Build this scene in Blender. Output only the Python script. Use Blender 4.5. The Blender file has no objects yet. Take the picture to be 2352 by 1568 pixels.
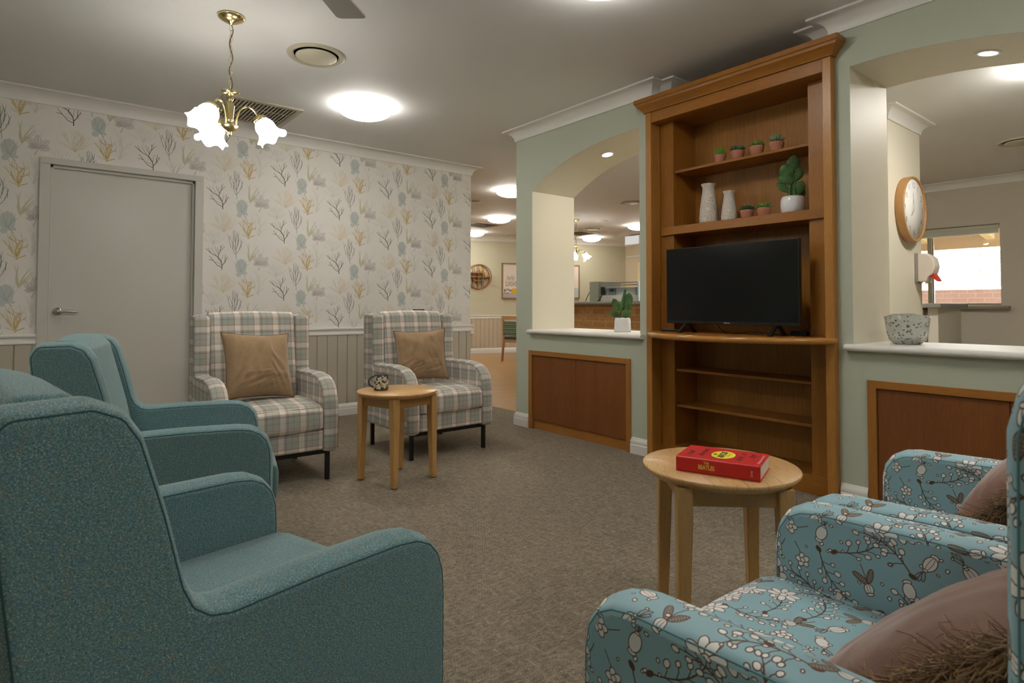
import bpy, bmesh, math, random
import numpy as np
from mathutils import Matrix, Vector, noise

PI = math.pi
scene = bpy.context.scene
COL = scene.collection

# ------------------------------------------------------------------ helpers
def wm(o):
    m = Matrix.LocRotScale(o.location, o.rotation_euler, o.scale)
    return wm(o.parent) @ m if o.parent else m


class MB:
    """collects shapes (world or local coordinates) and links them as ONE mesh object"""
    def __init__(s):
        s.v = []; s.f = []; s.uv = []; s.mi = []; s.sm = []
        s.mtx = None

    def add(s, vs, fs, mi=0, sm=False, uvs=None):
        b = len(s.v)
        if s.mtx is not None:
            vs = [tuple(s.mtx @ Vector(p)) for p in vs]
        s.v.extend([tuple(p) for p in vs])
        for i, f in enumerate(fs):
            s.f.append([b + k for k in f])
            s.mi.append(mi if isinstance(mi, int) else mi[i])
            s.sm.append(sm if isinstance(sm, bool) else sm[i])
            s.uv.append(uvs[i] if uvs else None)
        return s

    def box(s, x0, x1, y0, y1, z0, z1, mi=0):
        if x0 > x1: x0, x1 = x1, x0
        if y0 > y1: y0, y1 = y1, y0
        if z0 > z1: z0, z1 = z1, z0
        v = [(x0, y0, z0), (x1, y0, z0), (x1, y1, z0), (x0, y1, z0), (x0, y0, z1), (x1, y0, z1), (x1, y1, z1), (x0, y1, z1)]
        f = [(0, 3, 2, 1), (4, 5, 6, 7), (0, 1, 5, 4), (1, 2, 6, 5), (2, 3, 7, 6), (3, 0, 4, 7)]
        return s.add(v, f, mi)

    def prism(s, poly, axis, a0, a1, mi=0, sm=False):
        """poly: CCW list of 2-D points in the two other axes (cyclic order)"""
        n = len(poly)
        if a0 > a1: a0, a1 = a1, a0
        def P(p, a):
            if axis == 0: return (a, p[0], p[1])
            if axis == 1: return (p[0], a, p[1])
            return (p[0], p[1], a)
        area = sum(poly[i][0] * poly[(i + 1) % n][1] - poly[(i + 1) % n][0] * poly[i][1] for i in range(n))
        if area < 0: poly = poly[::-1]
        v = [P(p, a0) for p in poly] + [P(p, a1) for p in poly]
        f = [tuple(range(n))[::-1], tuple(range(n, 2 * n))] + [(i, (i + 1) % n, n + (i + 1) % n, n + i) for i in range(n)]
        if axis == 1: f = [t[::-1] for t in f]
        return s.add(v, f, mi, [False, False] + [sm] * n)

    def lathe(s, prof, seg=32, c=(0, 0, 0), mi=0, sm=True, wob=None):
        v = []; f = []
        n = len(prof)
        for j in range(seg):
            a = 2 * PI * j / seg
            for i, (r, z) in enumerate(prof):
                rr, zz = (r, z) if wob is None else wob(r, z, a, i)
                v.append((c[0] + rr * math.cos(a), c[1] + rr * math.sin(a), c[2] + zz))
        for j in range(seg):
            k = (j + 1) % seg
            for i in range(n - 1):
                f.append((j * n + i, k * n + i, k * n + i + 1, j * n + i + 1))
        uv = []
        for q in range(len(f)):
            j, i = divmod(q, n - 1)
            uv.append([(j / seg, prof[i][1]), ((j + 1) / seg, prof[i][1]), ((j + 1) / seg, prof[i + 1][1]), (j / seg, prof[i + 1][1])])
        s.add(v, f, mi, sm, uv)
        if prof[0][0] > 1e-5: s.add([v[j * n] for j in range(seg)], [tuple(range(seg))[::-1]], mi)
        if prof[-1][0] > 1e-5: s.add([v[j * n + n - 1] for j in range(seg)], [tuple(range(seg))], mi)
        return s

    def tube(s, path, r, seg=8, mi=0, caps=True, closed=False, sm=True):
        pts = [Vector(p) for p in path]
        n = len(pts)
        rs = r if isinstance(r, (list, tuple)) else [r] * n
        v = []
        up = None
        for i, p in enumerate(pts):
            if closed: t = pts[(i + 1) % n] - pts[i - 1]
            else: t = pts[min(i + 1, n - 1)] - pts[max(i - 1, 0)]
            if t.length < 1e-9: t = Vector((0, 0, 1))
            t.normalize()
            if up is None:
                up = Vector((0, 0, 1)) if abs(t.z) < .9 else Vector((1, 0, 0))
            a = t.cross(up)
            if a.length < 1e-6: a = t.cross(Vector((0, 1, 0)))
            a.normalize(); b = a.cross(t); up = b
            for k in range(seg):
                w = 2 * PI * k / seg
                v.append(tuple(p + a * (math.cos(w) * rs[i]) + b * (math.sin(w) * rs[i])))
        f = []
        for i in range(n if closed else n - 1):
            j = (i + 1) % n
            for k in range(seg):
                l = (k + 1) % seg
                f.append((i * seg + k, i * seg + l, j * seg + l, j * seg + k))
        s.add(v, f, mi, sm)
        if caps and not closed:
            s.add(v[:seg], [tuple(range(seg))[::-1]], mi)
            s.add(v[-seg:], [tuple(range(seg))], mi)
        return s

    def ball(s, c, r, sc=(1, 1, 1), seg=16, ring=10, mi=0, rot=None):
        v = []; f = []
        for i in range(ring + 1):
            t = PI * i / ring
            for j in range(seg):
                a = 2 * PI * j / seg
                p = Vector((r * sc[0] * math.sin(t) * math.cos(a), r * sc[1] * math.sin(t) * math.sin(a), r * sc[2] * math.cos(t)))
                if rot is not None: p = rot @ p
                v.append((c[0] + p.x, c[1] + p.y, c[2] + p.z))
        for i in range(ring):
            for j in range(seg):
                k = (j + 1) % seg
                f.append((i * seg + j, (i + 1) * seg + j, (i + 1) * seg + k, i * seg + k))
        return s.add(v, f, mi, True)

    def rounded(s, prof, x0, x1, r, steps=4, crown=0.0, mi=0):
        """extrude a closed CCW (y,z) profile along x with rounded edges (upholstered panel)"""
        n = len(prof)
        prof = ccw(prof)
        P = [Vector((p[0], p[1])) for p in prof]
        nor = []
        for i in range(n):
            e1 = (P[i] - P[i - 1]).normalized(); e2 = (P[(i + 1) % n] - P[i]).normalized()
            m = Vector((e1.y + e2.y, -e1.x - e2.x))
            if m.length < 1e-6: m = Vector((e1.y, -e1.x))
            m.normalize()
            d = max(.5, m.dot(Vector((e1.y, -e1.x))))
            nor.append(m / d)
        per = [0]
        for i in range(n): per.append(per[-1] + (P[(i + 1) % n] - P[i]).length)
        lay = []
        for k in range(steps + 1):                       # near cap edge -> full
            a = PI / 2 * k / steps
            lay.append((x0 + r * (1 - math.cos(a)), r * (1 - math.sin(a))))
        lay2 = [(x1 - (l[0] - x0), l[1]) for l in lay[::-1]]
        mid = []
        if crown: mid = [(x0 + (x1 - x0) * t, -crown * math.sin(PI * t)) for t in (.35, .5, .65)]
        L = lay + mid + lay2
        v = []
        for (x, ins) in L:
            for i in range(n):
                q = P[i] - nor[i] * ins
                v.append((x, q.x, q.y))
        f = []; uv = []
        arc = [0]
        for k in range(1, len(L)): arc.append(arc[-1] + math.hypot(L[k][0] - L[k - 1][0], L[k][1] - L[k - 1][1]))
        for k in range(len(L) - 1):
            for i in range(n):
                j = (i + 1) % n
                f.append((k * n + i, k * n + j, (k + 1) * n + j, (k + 1) * n + i))
                uv.append([(arc[k], per[i]), (arc[k], per[i + 1]), (arc[k + 1], per[i + 1]), (arc[k + 1], per[i])])
        f2 = [tuple(range(n))[::-1], tuple(range((len(L) - 1) * n, len(L) * n))]
        uv2 = [[(P[i].x, P[i].y) for i in f2[0]], [(P[i - (len(L) - 1) * n].x + .31, P[i - (len(L) - 1) * n].y) for i in f2[1]]]
        # orientation: make normals point out
        s.add(v, f, mi, True, uv)
        s.add(v, f2, mi, False, uv2)
        return s

    def build(s, name, mats, parent=None, loc=(0, 0, 0), rotz=0, world=True, bevel=0, seg=2, subsurf=0, recalc=False):
        if not isinstance(mats, (list, tuple)): mats = [mats]
        if parent is not None and world:
            inv = wm(parent).inverted()
            vs = [tuple(inv @ Vector(p)) for p in s.v]
        elif parent is None and world:
            inv = (Matrix.Translation(loc) @ Matrix.Rotation(rotz, 4, 'Z')).inverted()
            vs = [tuple(inv @ Vector(p)) for p in s.v]
        else:
            vs = s.v
        me = bpy.data.meshes.new(name)
        me.from_pydata(vs, [], s.f)
        for m in mats: me.materials.append(m)
        me.polygons.foreach_set('material_index', s.mi)
        me.polygons.foreach_set('use_smooth', s.sm)
        uvl = me.uv_layers.new(name='UVMap')
        data = np.zeros(len(me.loops) * 2, dtype=np.float32)
        q = 0
        vv = [Vector(p) for p in vs]
        for i, f in enumerate(s.f):
            u = s.uv[i]
            if u is None:
                nrm = me.polygons[i].normal
                ax = max(range(3), key=lambda k: abs(nrm[k]))
                if ax == 0: u = [(vv[k].y, vv[k].z) for k in f]
                elif ax == 1: u = [(vv[k].x, vv[k].z) for k in f]
                else: u = [(vv[k].x, vv[k].y) for k in f]
            for (a, b) in u:
                data[q] = a; data[q + 1] = b; q += 2
        uvl.data.foreach_set('uv', data)
        me.update()
        if getattr(s, 'auto', False):
            me.polygons.foreach_set('use_smooth', [True] * len(me.polygons)); me.set_sharp_from_angle(angle=math.radians(28))
        if recalc:
            bm = bmesh.new(); bm.from_mesh(me)
            bmesh.ops.recalc_face_normals(bm, faces=bm.faces)
            bm.to_mesh(me); bm.free()
        o = bpy.data.objects.new(name, me)
        COL.objects.link(o)
        if parent is not None: o.parent = parent
        else:
            o.location = loc; o.rotation_euler = (0, 0, rotz)
        if bevel:
            m = o.modifiers.new('bevel', 'BEVEL'); m.width = bevel; m.segments = seg; m.limit_method = 'ANGLE'; m.angle_limit = math.radians(40)
            m.harden_normals = False
        if subsurf:
            m = o.modifiers.new('sub', 'SUBSURF'); m.levels = subsurf; m.render_levels = subsurf
        return o


def tag(o, label, cat, group=None, kind=None):
    if label: o['label'] = label
    if cat: o['category'] = cat
    if group: o['group'] = group
    if kind: o['kind'] = kind
    return o


def thing(name, label, cat, loc=(0, 0, 0), rotz=0, group=None):
    o = bpy.data.objects.new(name, None)
    o.empty_display_size = .1
    COL.objects.link(o)
    o.location = loc; o.rotation_euler = (0, 0, rotz)
    o.matrix_world = Matrix.Translation(loc) @ Matrix.Rotation(rotz, 4, 'Z')
    return tag(o, label, cat, group)


def structure(o, label=None):
    o['kind'] = 'structure'
    if label: o['label'] = label
    return o


def copy_tree(o, parent=None):
    c = o.copy(); COL.objects.link(c)
    if parent is not None: c.parent = parent
    for ch in list(o.children): copy_tree(ch, c)
    return c


def sweep(path, prof, z0, side=1, mi=0, mb=None, closed=False):
    """sweep profile (out, up) along an XY path; out is to the left (side=1) or right of travel"""
    mb = mb or MB()
    P = [Vector(p) for p in path]; n = len(P); m = len(prof)
    v = []
    for i in range(n):
        d1 = (P[i] - P[i - 1]).normalized() if (i > 0 or closed) else None
        d2 = (P[(i + 1) % n] - P[i]).normalized() if (i < n - 1 or closed) else None
        if d1 is None: d1 = d2
        if d2 is None: d2 = d1
        n1 = Vector((-d1.y, d1.x)) * side; n2 = Vector((-d2.y, d2.x)) * side
        k = n1 + n2; k = k / max(.2, k.dot(n1))
        for (o, u) in prof: v.append((P[i].x + k.x * o, P[i].y + k.y * o, z0 + u))
    f = []
    for i in range(n if closed else n - 1):
        j = (i + 1) % n
        for q in range(m):
            r = (q + 1) % m
            f.append((i * m + q, j * m + q, j * m + r, i * m + r))
    mb.auto = True
    mb.add(v, f, mi)
    if not closed:
        mb.add(v[:m], [tuple(range(m))], mi); mb.add(v[-m:], [tuple(range(m))[::-1]], mi)
    return mb


def text_geo(txt, size, depth=0.0, shear=0, align='CENTER', space=1.0, offset=0.0):
    c = bpy.data.curves.new('t', 'FONT')
    c.body = txt; c.size = size; c.extrude = depth; c.shear = shear; c.align_x = align; c.align_y = 'CENTER'
    c.space_character = space; c.offset = offset; c.resolution_u = 4
    o = bpy.data.objects.new('t', c); COL.objects.link(o)
    bpy.context.view_layer.update()
    dg = bpy.context.evaluated_depsgraph_get()
    me = o.evaluated_get(dg).to_mesh()
    v = [tuple(p.co) for p in me.vertices]; f = [tuple(p.vertices) for p in me.polygons]
    o.evaluated_get(dg).to_mesh_clear()
    bpy.data.objects.remove(o); bpy.data.curves.remove(c)
    return v, f


def put_text(mb, txt, size, origin, ex, ey, mi=0, sx=1.0, shear=0, align='CENTER', space=1.0, offset=0.0):
    v, f = text_geo(txt, size, 0, shear, align, space, offset)
    O = Vector(origin); X = Vector(ex).normalized(); Y = Vector(ey).normalized()
    vs = [tuple(O + X * (p[0] * sx) + Y * p[1]) for p in v]
    mb.add(vs, f, mi)


def stroke(mb, pts, w, O, X, Y, mi=0):
    """flat ribbon along 2-D pts in the plane O + X*a + Y*b"""
    O = Vector(O); X = Vector(X); Y = Vector(Y)
    n = len(pts); v = []
    ws = w if isinstance(w, (list, tuple)) else [w] * n
    for i in range(n):
        a = Vector(pts[max(i - 1, 0)]); b = Vector(pts[min(i + 1, n - 1)])
        t = (b - a)
        if t.length < 1e-9: t = Vector((1, 0))
        t.normalize(); q = Vector((-t.y, t.x)) * ws[i] / 2
        p = Vector(pts[i])
        for s in (p + q, p - q): v.append(tuple(O + X * s.x + Y * s.y))
    mb.add(v, [(2 * i, 2 * i + 1, 2 * i + 3, 2 * i + 2) for i in range(n - 1)], mi)


def arcpts(cx, cy, rx, ry, a0, a1, n=12):
    return [(cx + rx * math.cos(math.radians(a0 + (a1 - a0) * i / n)), cy + ry * math.sin(math.radians(a0 + (a1 - a0) * i / n))) for i in range(n + 1)]


def fillet(poly, radii, n=5):
    """round the corners of a closed polygon"""
    out = []
    m = len(poly)
    for i in range(m):
        p = Vector(poly[i]); r = radii[i] if isinstance(radii, (list, tuple)) else radii
        if r <= 0: out.append(tuple(p)); continue
        a = (Vector(poly[i - 1]) - p); b = (Vector(poly[(i + 1) % m]) - p)
        la, lb = a.length, b.length
        a.normalize(); b.normalize()
        ang = math.acos(max(-1, min(1, a.dot(b))))
        d = min(r / math.tan(ang / 2), la * .49, lb * .49)
        r = d * math.tan(ang / 2)
        c = p + (a + b).normalized() * (r / math.sin(ang / 2))
        s0 = p + a * d - c; s1 = p + b * d - c
        a0 = math.atan2(s0.y, s0.x); a1 = math.atan2(s1.y, s1.x)
        da = (a1 - a0 + PI) % (2 * PI) - PI
        for k in range(n + 1):
            t = a0 + da * k / n
            out.append((c.x + r * math.cos(t), c.y + r * math.sin(t)))
    return out


def ccw(poly):
    n = len(poly)
    a = sum(poly[i][0] * poly[(i + 1) % n][1] - poly[(i + 1) % n][0] * poly[i][1] for i in range(n))
    return list(poly) if a > 0 else list(poly)[::-1]


def grow(poly, d):
    poly = ccw(poly); n = len(poly); out = []
    for i in range(n):
        e1 = (Vector(poly[i]) - Vector(poly[i - 1])).normalized(); e2 = (Vector(poly[(i + 1) % n]) - Vector(poly[i])).normalized()
        m = Vector((e1.y + e2.y, -e1.x - e2.x)); m.normalize(); k = max(.5, m.dot(Vector((e1.y, -e1.x))))
        out.append((poly[i][0] + m.x * d / k, poly[i][1] + m.y * d / k))
    return out


# ------------------------------------------------------------------ materials
def lin(r, g, b):
    def f(c):
        c /= 255.0
        return c / 12.92 if c <= .04045 else ((c + .055) / 1.055) ** 2.4
    return (f(r), f(g), f(b), 1)


class NT:
    def __init__(s, name):
        s.m = bpy.data.materials.new(name); s.m.use_nodes = True
        s.t = s.m.node_tree; s.t.nodes.clear()
        s.out = s.n('ShaderNodeOutputMaterial')
    def n(s, typ, **kw):
        o = s.t.nodes.new(typ)
        for k, v in kw.items():
            if k.startswith('_'): setattr(o, k[1:], v)
        for k, v in kw.items():
            if not k.startswith('_'): s.set(o.inputs[k.replace('__', ' ')], v)
        return o
    def set(s, inp, v):
        if hasattr(v, 'is_output'): s.t.links.new(v, inp)
        elif hasattr(v, 'outputs'): s.t.links.new(v.outputs[0], inp)
        else: inp.default_value = v
    def math(s, op, a, b=0.0, c=None, clamp=False):
        o = s.t.nodes.new('ShaderNodeMath'); o.operation = op; o.use_clamp = clamp
        s.set(o.inputs[0], a); s.set(o.inputs[1], b)
        if c is not None: s.set(o.inputs[2], c)
        return o.outputs[0]
    def mix(s, f, a, b, blend='MIX'):
        o = s.t.nodes.new('ShaderNodeMix'); o.data_type = 'RGBA'; o.blend_type = blend
        s.set(o.inputs[0], f); s.set(o.inputs[6], a); s.set(o.inputs[7], b)
        return o.outputs[2]
    def ramp(s, fac, stops, interp='LINEAR'):
        o = s.t.nodes.new('ShaderNodeValToRGB'); o.color_ramp.interpolation = interp
        e = o.color_ramp.elements
        while len(e) < len(stops): e.new(.5)
        for i, (p, c) in enumerate(stops): e[i].position = p; e[i].color = c
        s.set(o.inputs[0], fac)
        return o.outputs[0]
    def coord(s, kind='Object', scale=(1, 1, 1), rot=(0, 0, 0)):
        t = s.t.nodes.new('ShaderNodeTexCoord'); m = s.t.nodes.new('ShaderNodeMapping')
        s.t.links.new(t.outputs[kind], m.inputs[0])
        m.inputs['Scale'].default_value = scale; m.inputs['Rotation'].default_value = rot
        return m.outputs[0]
    def noise(s, vec, scale, detail=2, rough=.5, dist=0):
        o = s.n('ShaderNodeTexNoise', Vector=vec, Scale=scale, Detail=detail, Roughness=rough, Distortion=dist)
        return o.outputs[0]
    def bsdf(s, color, rough=.5, spec=.5, metal=0, bump=None, bstr=.3, bdist=.002, **kw):
        o = s.n('ShaderNodeBsdfPrincipled')
        s.set(o.inputs['Base Color'], color); s.set(o.inputs['Roughness'], rough)
        s.set(o.inputs['Specular IOR Level'], spec); s.set(o.inputs['Metallic'], metal)
        for k, v in kw.items(): s.set(o.inputs[k.replace('__', ' ')], v)
        if bump is not None:
            b = s.n('ShaderNodeBump', Strength=bstr, Distance=bdist, Height=bump)
            s.t.links.new(b.outputs[0], o.inputs['Normal'])
        s.t.links.new(o.outputs[0], s.out.inputs[0])
        return s.m


def plain(name, rgb, rough=.5, spec=.5, metal=0, var=.04, scale=40, **kw):
    t = NT(name)
    c = lin(*rgb)
    n = t.noise(t.coord('Object'), scale, 3)
    col = t.mix(n, tuple(x * (1 - var) for x in c[:3]) + (1,), tuple(min(1, x * (1 + var)) for x in c[:3]) + (1,))
    return t.bsdf(col, rough, spec, metal, **kw)


def paint(name, rgb, rough=.6, spec=.35):
    t = NT(name)
    c = lin(*rgb)
    v = t.coord('Object')
    n = t.noise(v, 1.3, 3); n2 = t.noise(v, 260, 2)
    col = t.mix(n, tuple(x * .97 for x in c[:3]) + (1,), tuple(min(1, x * 1.03) for x in c[:3]) + (1,))
    return t.bsdf(col, rough, spec, bump=n2, bstr=.08, bdist=.001)


def wood(name, c1, c2, axis='z', rough=.38, spec=.45, scale=1.0, coat=0.0):
    t = NT(name)
    sc = {'x': (1.2, 22, 22), 'y': (22, 1.2, 22), 'z': (22, 22, 1.2)}[axis]
    v = t.coord('Object', tuple(k * scale for k in sc))
    fine = t.noise(v, 9.0, 4, .65, .3)
    broad = t.noise(t.coord('Object', tuple(k * scale * .16 for k in sc)), 2.0, 3, .5, .6)
    pores = t.noise(t.coord('Object', tuple(k * scale * 4 for k in sc)), 8.0, 2)
    f = t.math('ADD', t.math('MULTIPLY', fine, .55), t.math('MULTIPLY', broad, .5))
    col = t.ramp(f, [(.3, lin(*c2)), (.72, lin(*c1))])
    dark = t.math('MULTIPLY', t.math('GREATER_THAN', pores, .62), .22)
    col = t.mix(dark, col, lin(*[k * .6 for k in c2]))
    return t.bsdf(col, rough, spec, bump=fine, bstr=.06, bdist=.001, Coat__Weight=coat)


def emit(name, rgb, strength):
    t = NT(name)
    e = t.n('ShaderNodeEmission', Color=lin(*rgb) if max(rgb) > 1.01 else tuple(rgb) + (1,), Strength=strength)
    t.t.links.new(e.outputs[0], t.out.inputs[0])
    return t.m
# ------------------------------------------------------------------ material library
M_ceiling = paint('ceiling_paint', (226, 226, 225), .7)
M_trim = paint('white_trim_paint', (230, 228, 223), .42, .5)
M_sage = paint('sage_paint', (188, 194, 177), .62)
M_cream = paint('cream_paint', (222, 215, 196), .5)
M_hall = paint('hall_paint', (204, 199, 175), .62)
M_kitchen = paint('kitchen_paint', (208, 200, 186), .6)
M_door = paint('door_paint', (200, 197, 189), .36, .5)
M_wain = paint('wainscot_paint', (186, 178, 163), .5)
M_wallbase = paint('wallpaper_ground', (232, 228, 222), .75, .2)
M_chrome = plain('chrome', (200, 200, 200), .18, .5, 1.0)
M_brass = plain('brass', (224, 206, 150), .22, .5, 1.0, .06, 8)
M_black = plain('black_metal', (26, 25, 24), .45, .4, 0, .1)
M_blackplastic = plain('black_plastic', (20, 20, 22), .35, .5)
M_whitegloss = plain('white_glazed_ceramic', (226, 226, 228), .12, .6)
M_terracotta = plain('terracotta', (182, 122, 98), .75, .3, 0, .1, 60)
M_soil = plain('dark_soil', (58, 42, 30), .95, .1, 0, .3, 120)
W_case = wood('case_timber_vertical', (170, 112, 42), (130, 80, 22), 'z', .36)
W_case_y = wood('case_timber_horizontal', (170, 112, 42), (130, 80, 22), 'y', .36)
W_case_edge = wood('case_timber_edge', (186, 132, 64), (154, 100, 40), 'z', .34)
W_rail = wood('bow_rail_timber', (196, 140, 68), (166, 110, 46), 'y', .24, .55)
W_cup = wood('cupboard_timber', (140, 84, 40), (112, 62, 27), 'z', .42)
W_cupframe = wood('cupboard_frame_timber', (178, 122, 56), (150, 96, 40), 'z', .36)
W_cupframe_y = wood('cupboard_frame_timber_horizontal', (178, 122, 56), (150, 96, 40), 'y', .36)
W_leg = wood('table_leg_timber', (206, 165, 106), (180, 136, 80), 'z', .42)
W_apron = wood('table_apron_timber', (200, 158, 100), (174, 130, 76), 'x', .42)


def top_wood():
    """round table top glued from staves, grain along x"""
    t = NT('table_top_staves')
    v = t.coord('Object')
    sx = t.n('ShaderNodeSeparateXYZ', Vector=v)
    idx = t.math('FLOOR', t.math('MULTIPLY', sx.outputs[1], 21.0))
    wn = t.n('ShaderNodeTexWhiteNoise', _noise_dimensions='1D', W=idx); wn.noise_dimensions = '1D'
    g = t.noise(t.coord('Object', (4, 60, 20)), 4.0, 4, .6, .8)
    streak = t.noise(t.coord('Object', (3, 26, 10)), 2.6, 2, .5, 1.2)
    base = t.ramp(g, [(.3, lin(196, 150, 90)), (.7, lin(222, 184, 128))])
    base = t.mix(t.math('MULTIPLY', wn.outputs[0], .55), base, lin(205, 150, 96))
    base = t.mix(t.math('MULTIPLY', t.math('GREATER_THAN', streak, .62), .45), base, lin(168, 112, 66))
    return t.bsdf(base, .36, .45, Coat__Weight=.1)


W_top = top_wood()


def carpet():
    t = NT('loop_pile_carpet')
    v = t.coord('Object')
    w = t.n('ShaderNodeTexWave', Vector=t.coord('Object', (1, 1, 1), (0, 0, .62)), Scale=75.0, Distortion=2.5, Detail=2.0)
    w.wave_type = 'BANDS'
    w2 = t.n('ShaderNodeTexWave', Vector=t.coord('Object', (1, 1, 1), (0, 0, -.95)), Scale=60.0, Distortion=3.0, Detail=2.0)
    fine = t.noise(t.coord('Object', (1, 1.6, 1), (0, 0, .6)), 170, 2, .6)
    a = t.noise(t.coord('Object', (20, 5.0, 1)), 2.6, 3, .7)
    b = t.noise(t.coord('Object', (5.0, 22, 1)), 2.6, 3, .7)
    pat = t.math('MAXIMUM', a, b)
    flecks = t.noise(t.coord('Object', (30, 70, 1), (0, 0, .5)), 1.4, 3, .7)
    f = t.math('ADD', t.math('MULTIPLY', w.outputs['Fac'], .22), t.math('MULTIPLY', fine, .30))
    f = t.math('ADD', f, t.math('MULTIPLY', w2.outputs['Fac'], .08))
    f = t.math('ADD', f, t.math('MULTIPLY', t.math('SUBTRACT', pat, .5), .34))
    f = t.math('ADD', f, t.math('MULTIPLY', flecks, .34))
    col = t.ramp(f, [(.24, lin(60, 53, 45)), (.44, lin(114, 104, 91)), (.68, lin(188, 175, 154))])
    return t.bsdf(col, .95, .1, bump=f, bstr=.5, bdist=.004)


def timber_floor():
    t = NT('hall_timber_floor')
    v = t.coord('Object', (1, 1, 1), (0, 0, .35))
    br = t.n('ShaderNodeTexBrick', Vector=v, Color1=lin(180, 140, 86), Color2=lin(168, 128, 76), Mortar=lin(116, 84, 52), Scale=1.0)
    br.inputs['Mortar Size'].default_value = .004; br.inputs['Brick Width'].default_value = 1.4; br.inputs['Row Height'].default_value = .13
    g = t.noise(t.coord('Object', (2, 30, 1), (0, 0, .35)), 3, 3)
    col = t.mix(t.math('MULTIPLY', g, .35), br.outputs[0], lin(150, 100, 55))
    return t.bsdf(col, .28, .5)


def brickwork(name, c1, c2, mort, speck=.6):
    t = NT(name)
    tc = t.n('ShaderNodeTexCoord')
    sx = t.n('ShaderNodeSeparateXYZ', Vector=tc.outputs['Object'])
    cb = t.n('ShaderNodeCombineXYZ', X=t.math('ADD', sx.outputs[0], sx.outputs[1]), Y=sx.outputs[2])
    br = t.n('ShaderNodeTexBrick', Vector=cb, Color1=lin(*c1), Color2=lin(*c2), Mortar=lin(*mort), Scale=1.0)
    br.inputs['Mortar Size'].default_value = .006; br.inputs['Brick Width'].default_value = .24; br.inputs['Row Height'].default_value = .086
    br.inputs['Bias'].default_value = .1
    n = t.noise(tc.outputs['Object'], 22, 4, .7)
    spots = t.math('LESS_THAN', t.n('ShaderNodeTexVoronoi', Vector=tc.outputs['Object'], Scale=20.0).outputs[0], .16)
    col = t.mix(t.math('MULTIPLY', n, .5), br.outputs[0], lin(*[k * .62 for k in c1]))
    col = t.mix(t.math('MULTIPLY', spots, speck), col, lin(70, 48, 30))
    return t.bsdf(col, .85, .2, bump=t.math('SUBTRACT', 1.0, br.outputs[1]), bstr=.6, bdist=.008)


def teal_tweed():
    t = NT('teal_tweed')
    uv = t.coord('UV')
    n1 = t.noise(t.coord('UV', (1.0, 1.8, 1)), 300, 3, .7)
    n2 = t.noise(t.coord('UV', (1.0, 1.9, 1)), 430, 2, .5)
    n3 = t.noise(t.coord('UV', (1.0, 1.9, 1)), 190, 2, .6)
    hue = t.noise(uv, 60, 2, .6)
    base = t.ramp(n1, [(.34, lin(60, 86, 92)), (.5, lin(94, 130, 134)), (.66, lin(124, 160, 162))])
    base = t.mix(t.math('MULTIPLY', t.math('GREATER_THAN', hue, .6), .25), base, lin(74, 106, 146))
    base = t.mix(t.math('MULTIPLY', t.math('LESS_THAN', hue, .40), .35), base, lin(122, 118, 106))
    base = t.mix(t.math('MULTIPLY', t.math('GREATER_THAN', n2, .635), .9), base, lin(222, 228, 222))
    base = t.mix(t.math('MULTIPLY', t.math('GREATER_THAN', n3, .62), .35), base, lin(168, 194, 194))
    return t.bsdf(base, .95, .15, bump=n1, bstr=.18, bdist=.002, Sheen__Weight=.3, Sheen__Roughness=.5)


def plaid():
    t = NT('woven_plaid')
    tc = t.n('ShaderNodeTexCoord')
    sx = t.n('ShaderNodeSeparateXYZ', Vector=tc.outputs['UV'])
    white = lin(240, 230, 220); blue = lin(168, 180, 180); gold = lin(178, 154, 102); taupe = lin(188, 174, 162); grey = lin(152, 154, 150)
    def stripes(c):
        f = t.math('FRACT', t.math('MULTIPLY', c, 1 / .118))
        return t.ramp(f, [(0, white), (.25, taupe), (.41, blue), (.56, gold), (.625, blue), (.76, taupe), (.84, grey), (.94, taupe)], 'CONSTANT'), f
    a, fa = stripes(sx.outputs[0]); b, fb = stripes(sx.outputs[1])
    col = t.mix(.5, a, b)
    col = t.mix(.12, col, t.mix(1.0, a, b, 'MULTIPLY'))
    def thin(f, p):
        return t.math('LESS_THAN', t.math('ABSOLUTE', t.math('SUBTRACT', f, p)), .011)
    l = t.math('MAXIMUM', t.math('MAXIMUM', thin(fa, .30), thin(fb, .30)), t.math('MAXIMUM', thin(fa, .88), thin(fb, .88)))
    col = t.mix(t.math('MULTIPLY', l, .45), col, lin(112, 84, 80))
    wv = t.noise(t.coord('UV', (1, 1, 1)), 420, 2)
    col = t.mix(t.math('MULTIPLY', wv, .16), col, lin(120, 112, 104))
    return t.bsdf(col, .9, .2, bump=wv, bstr=.25, bdist=.002, Sheen__Weight=.2)


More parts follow.
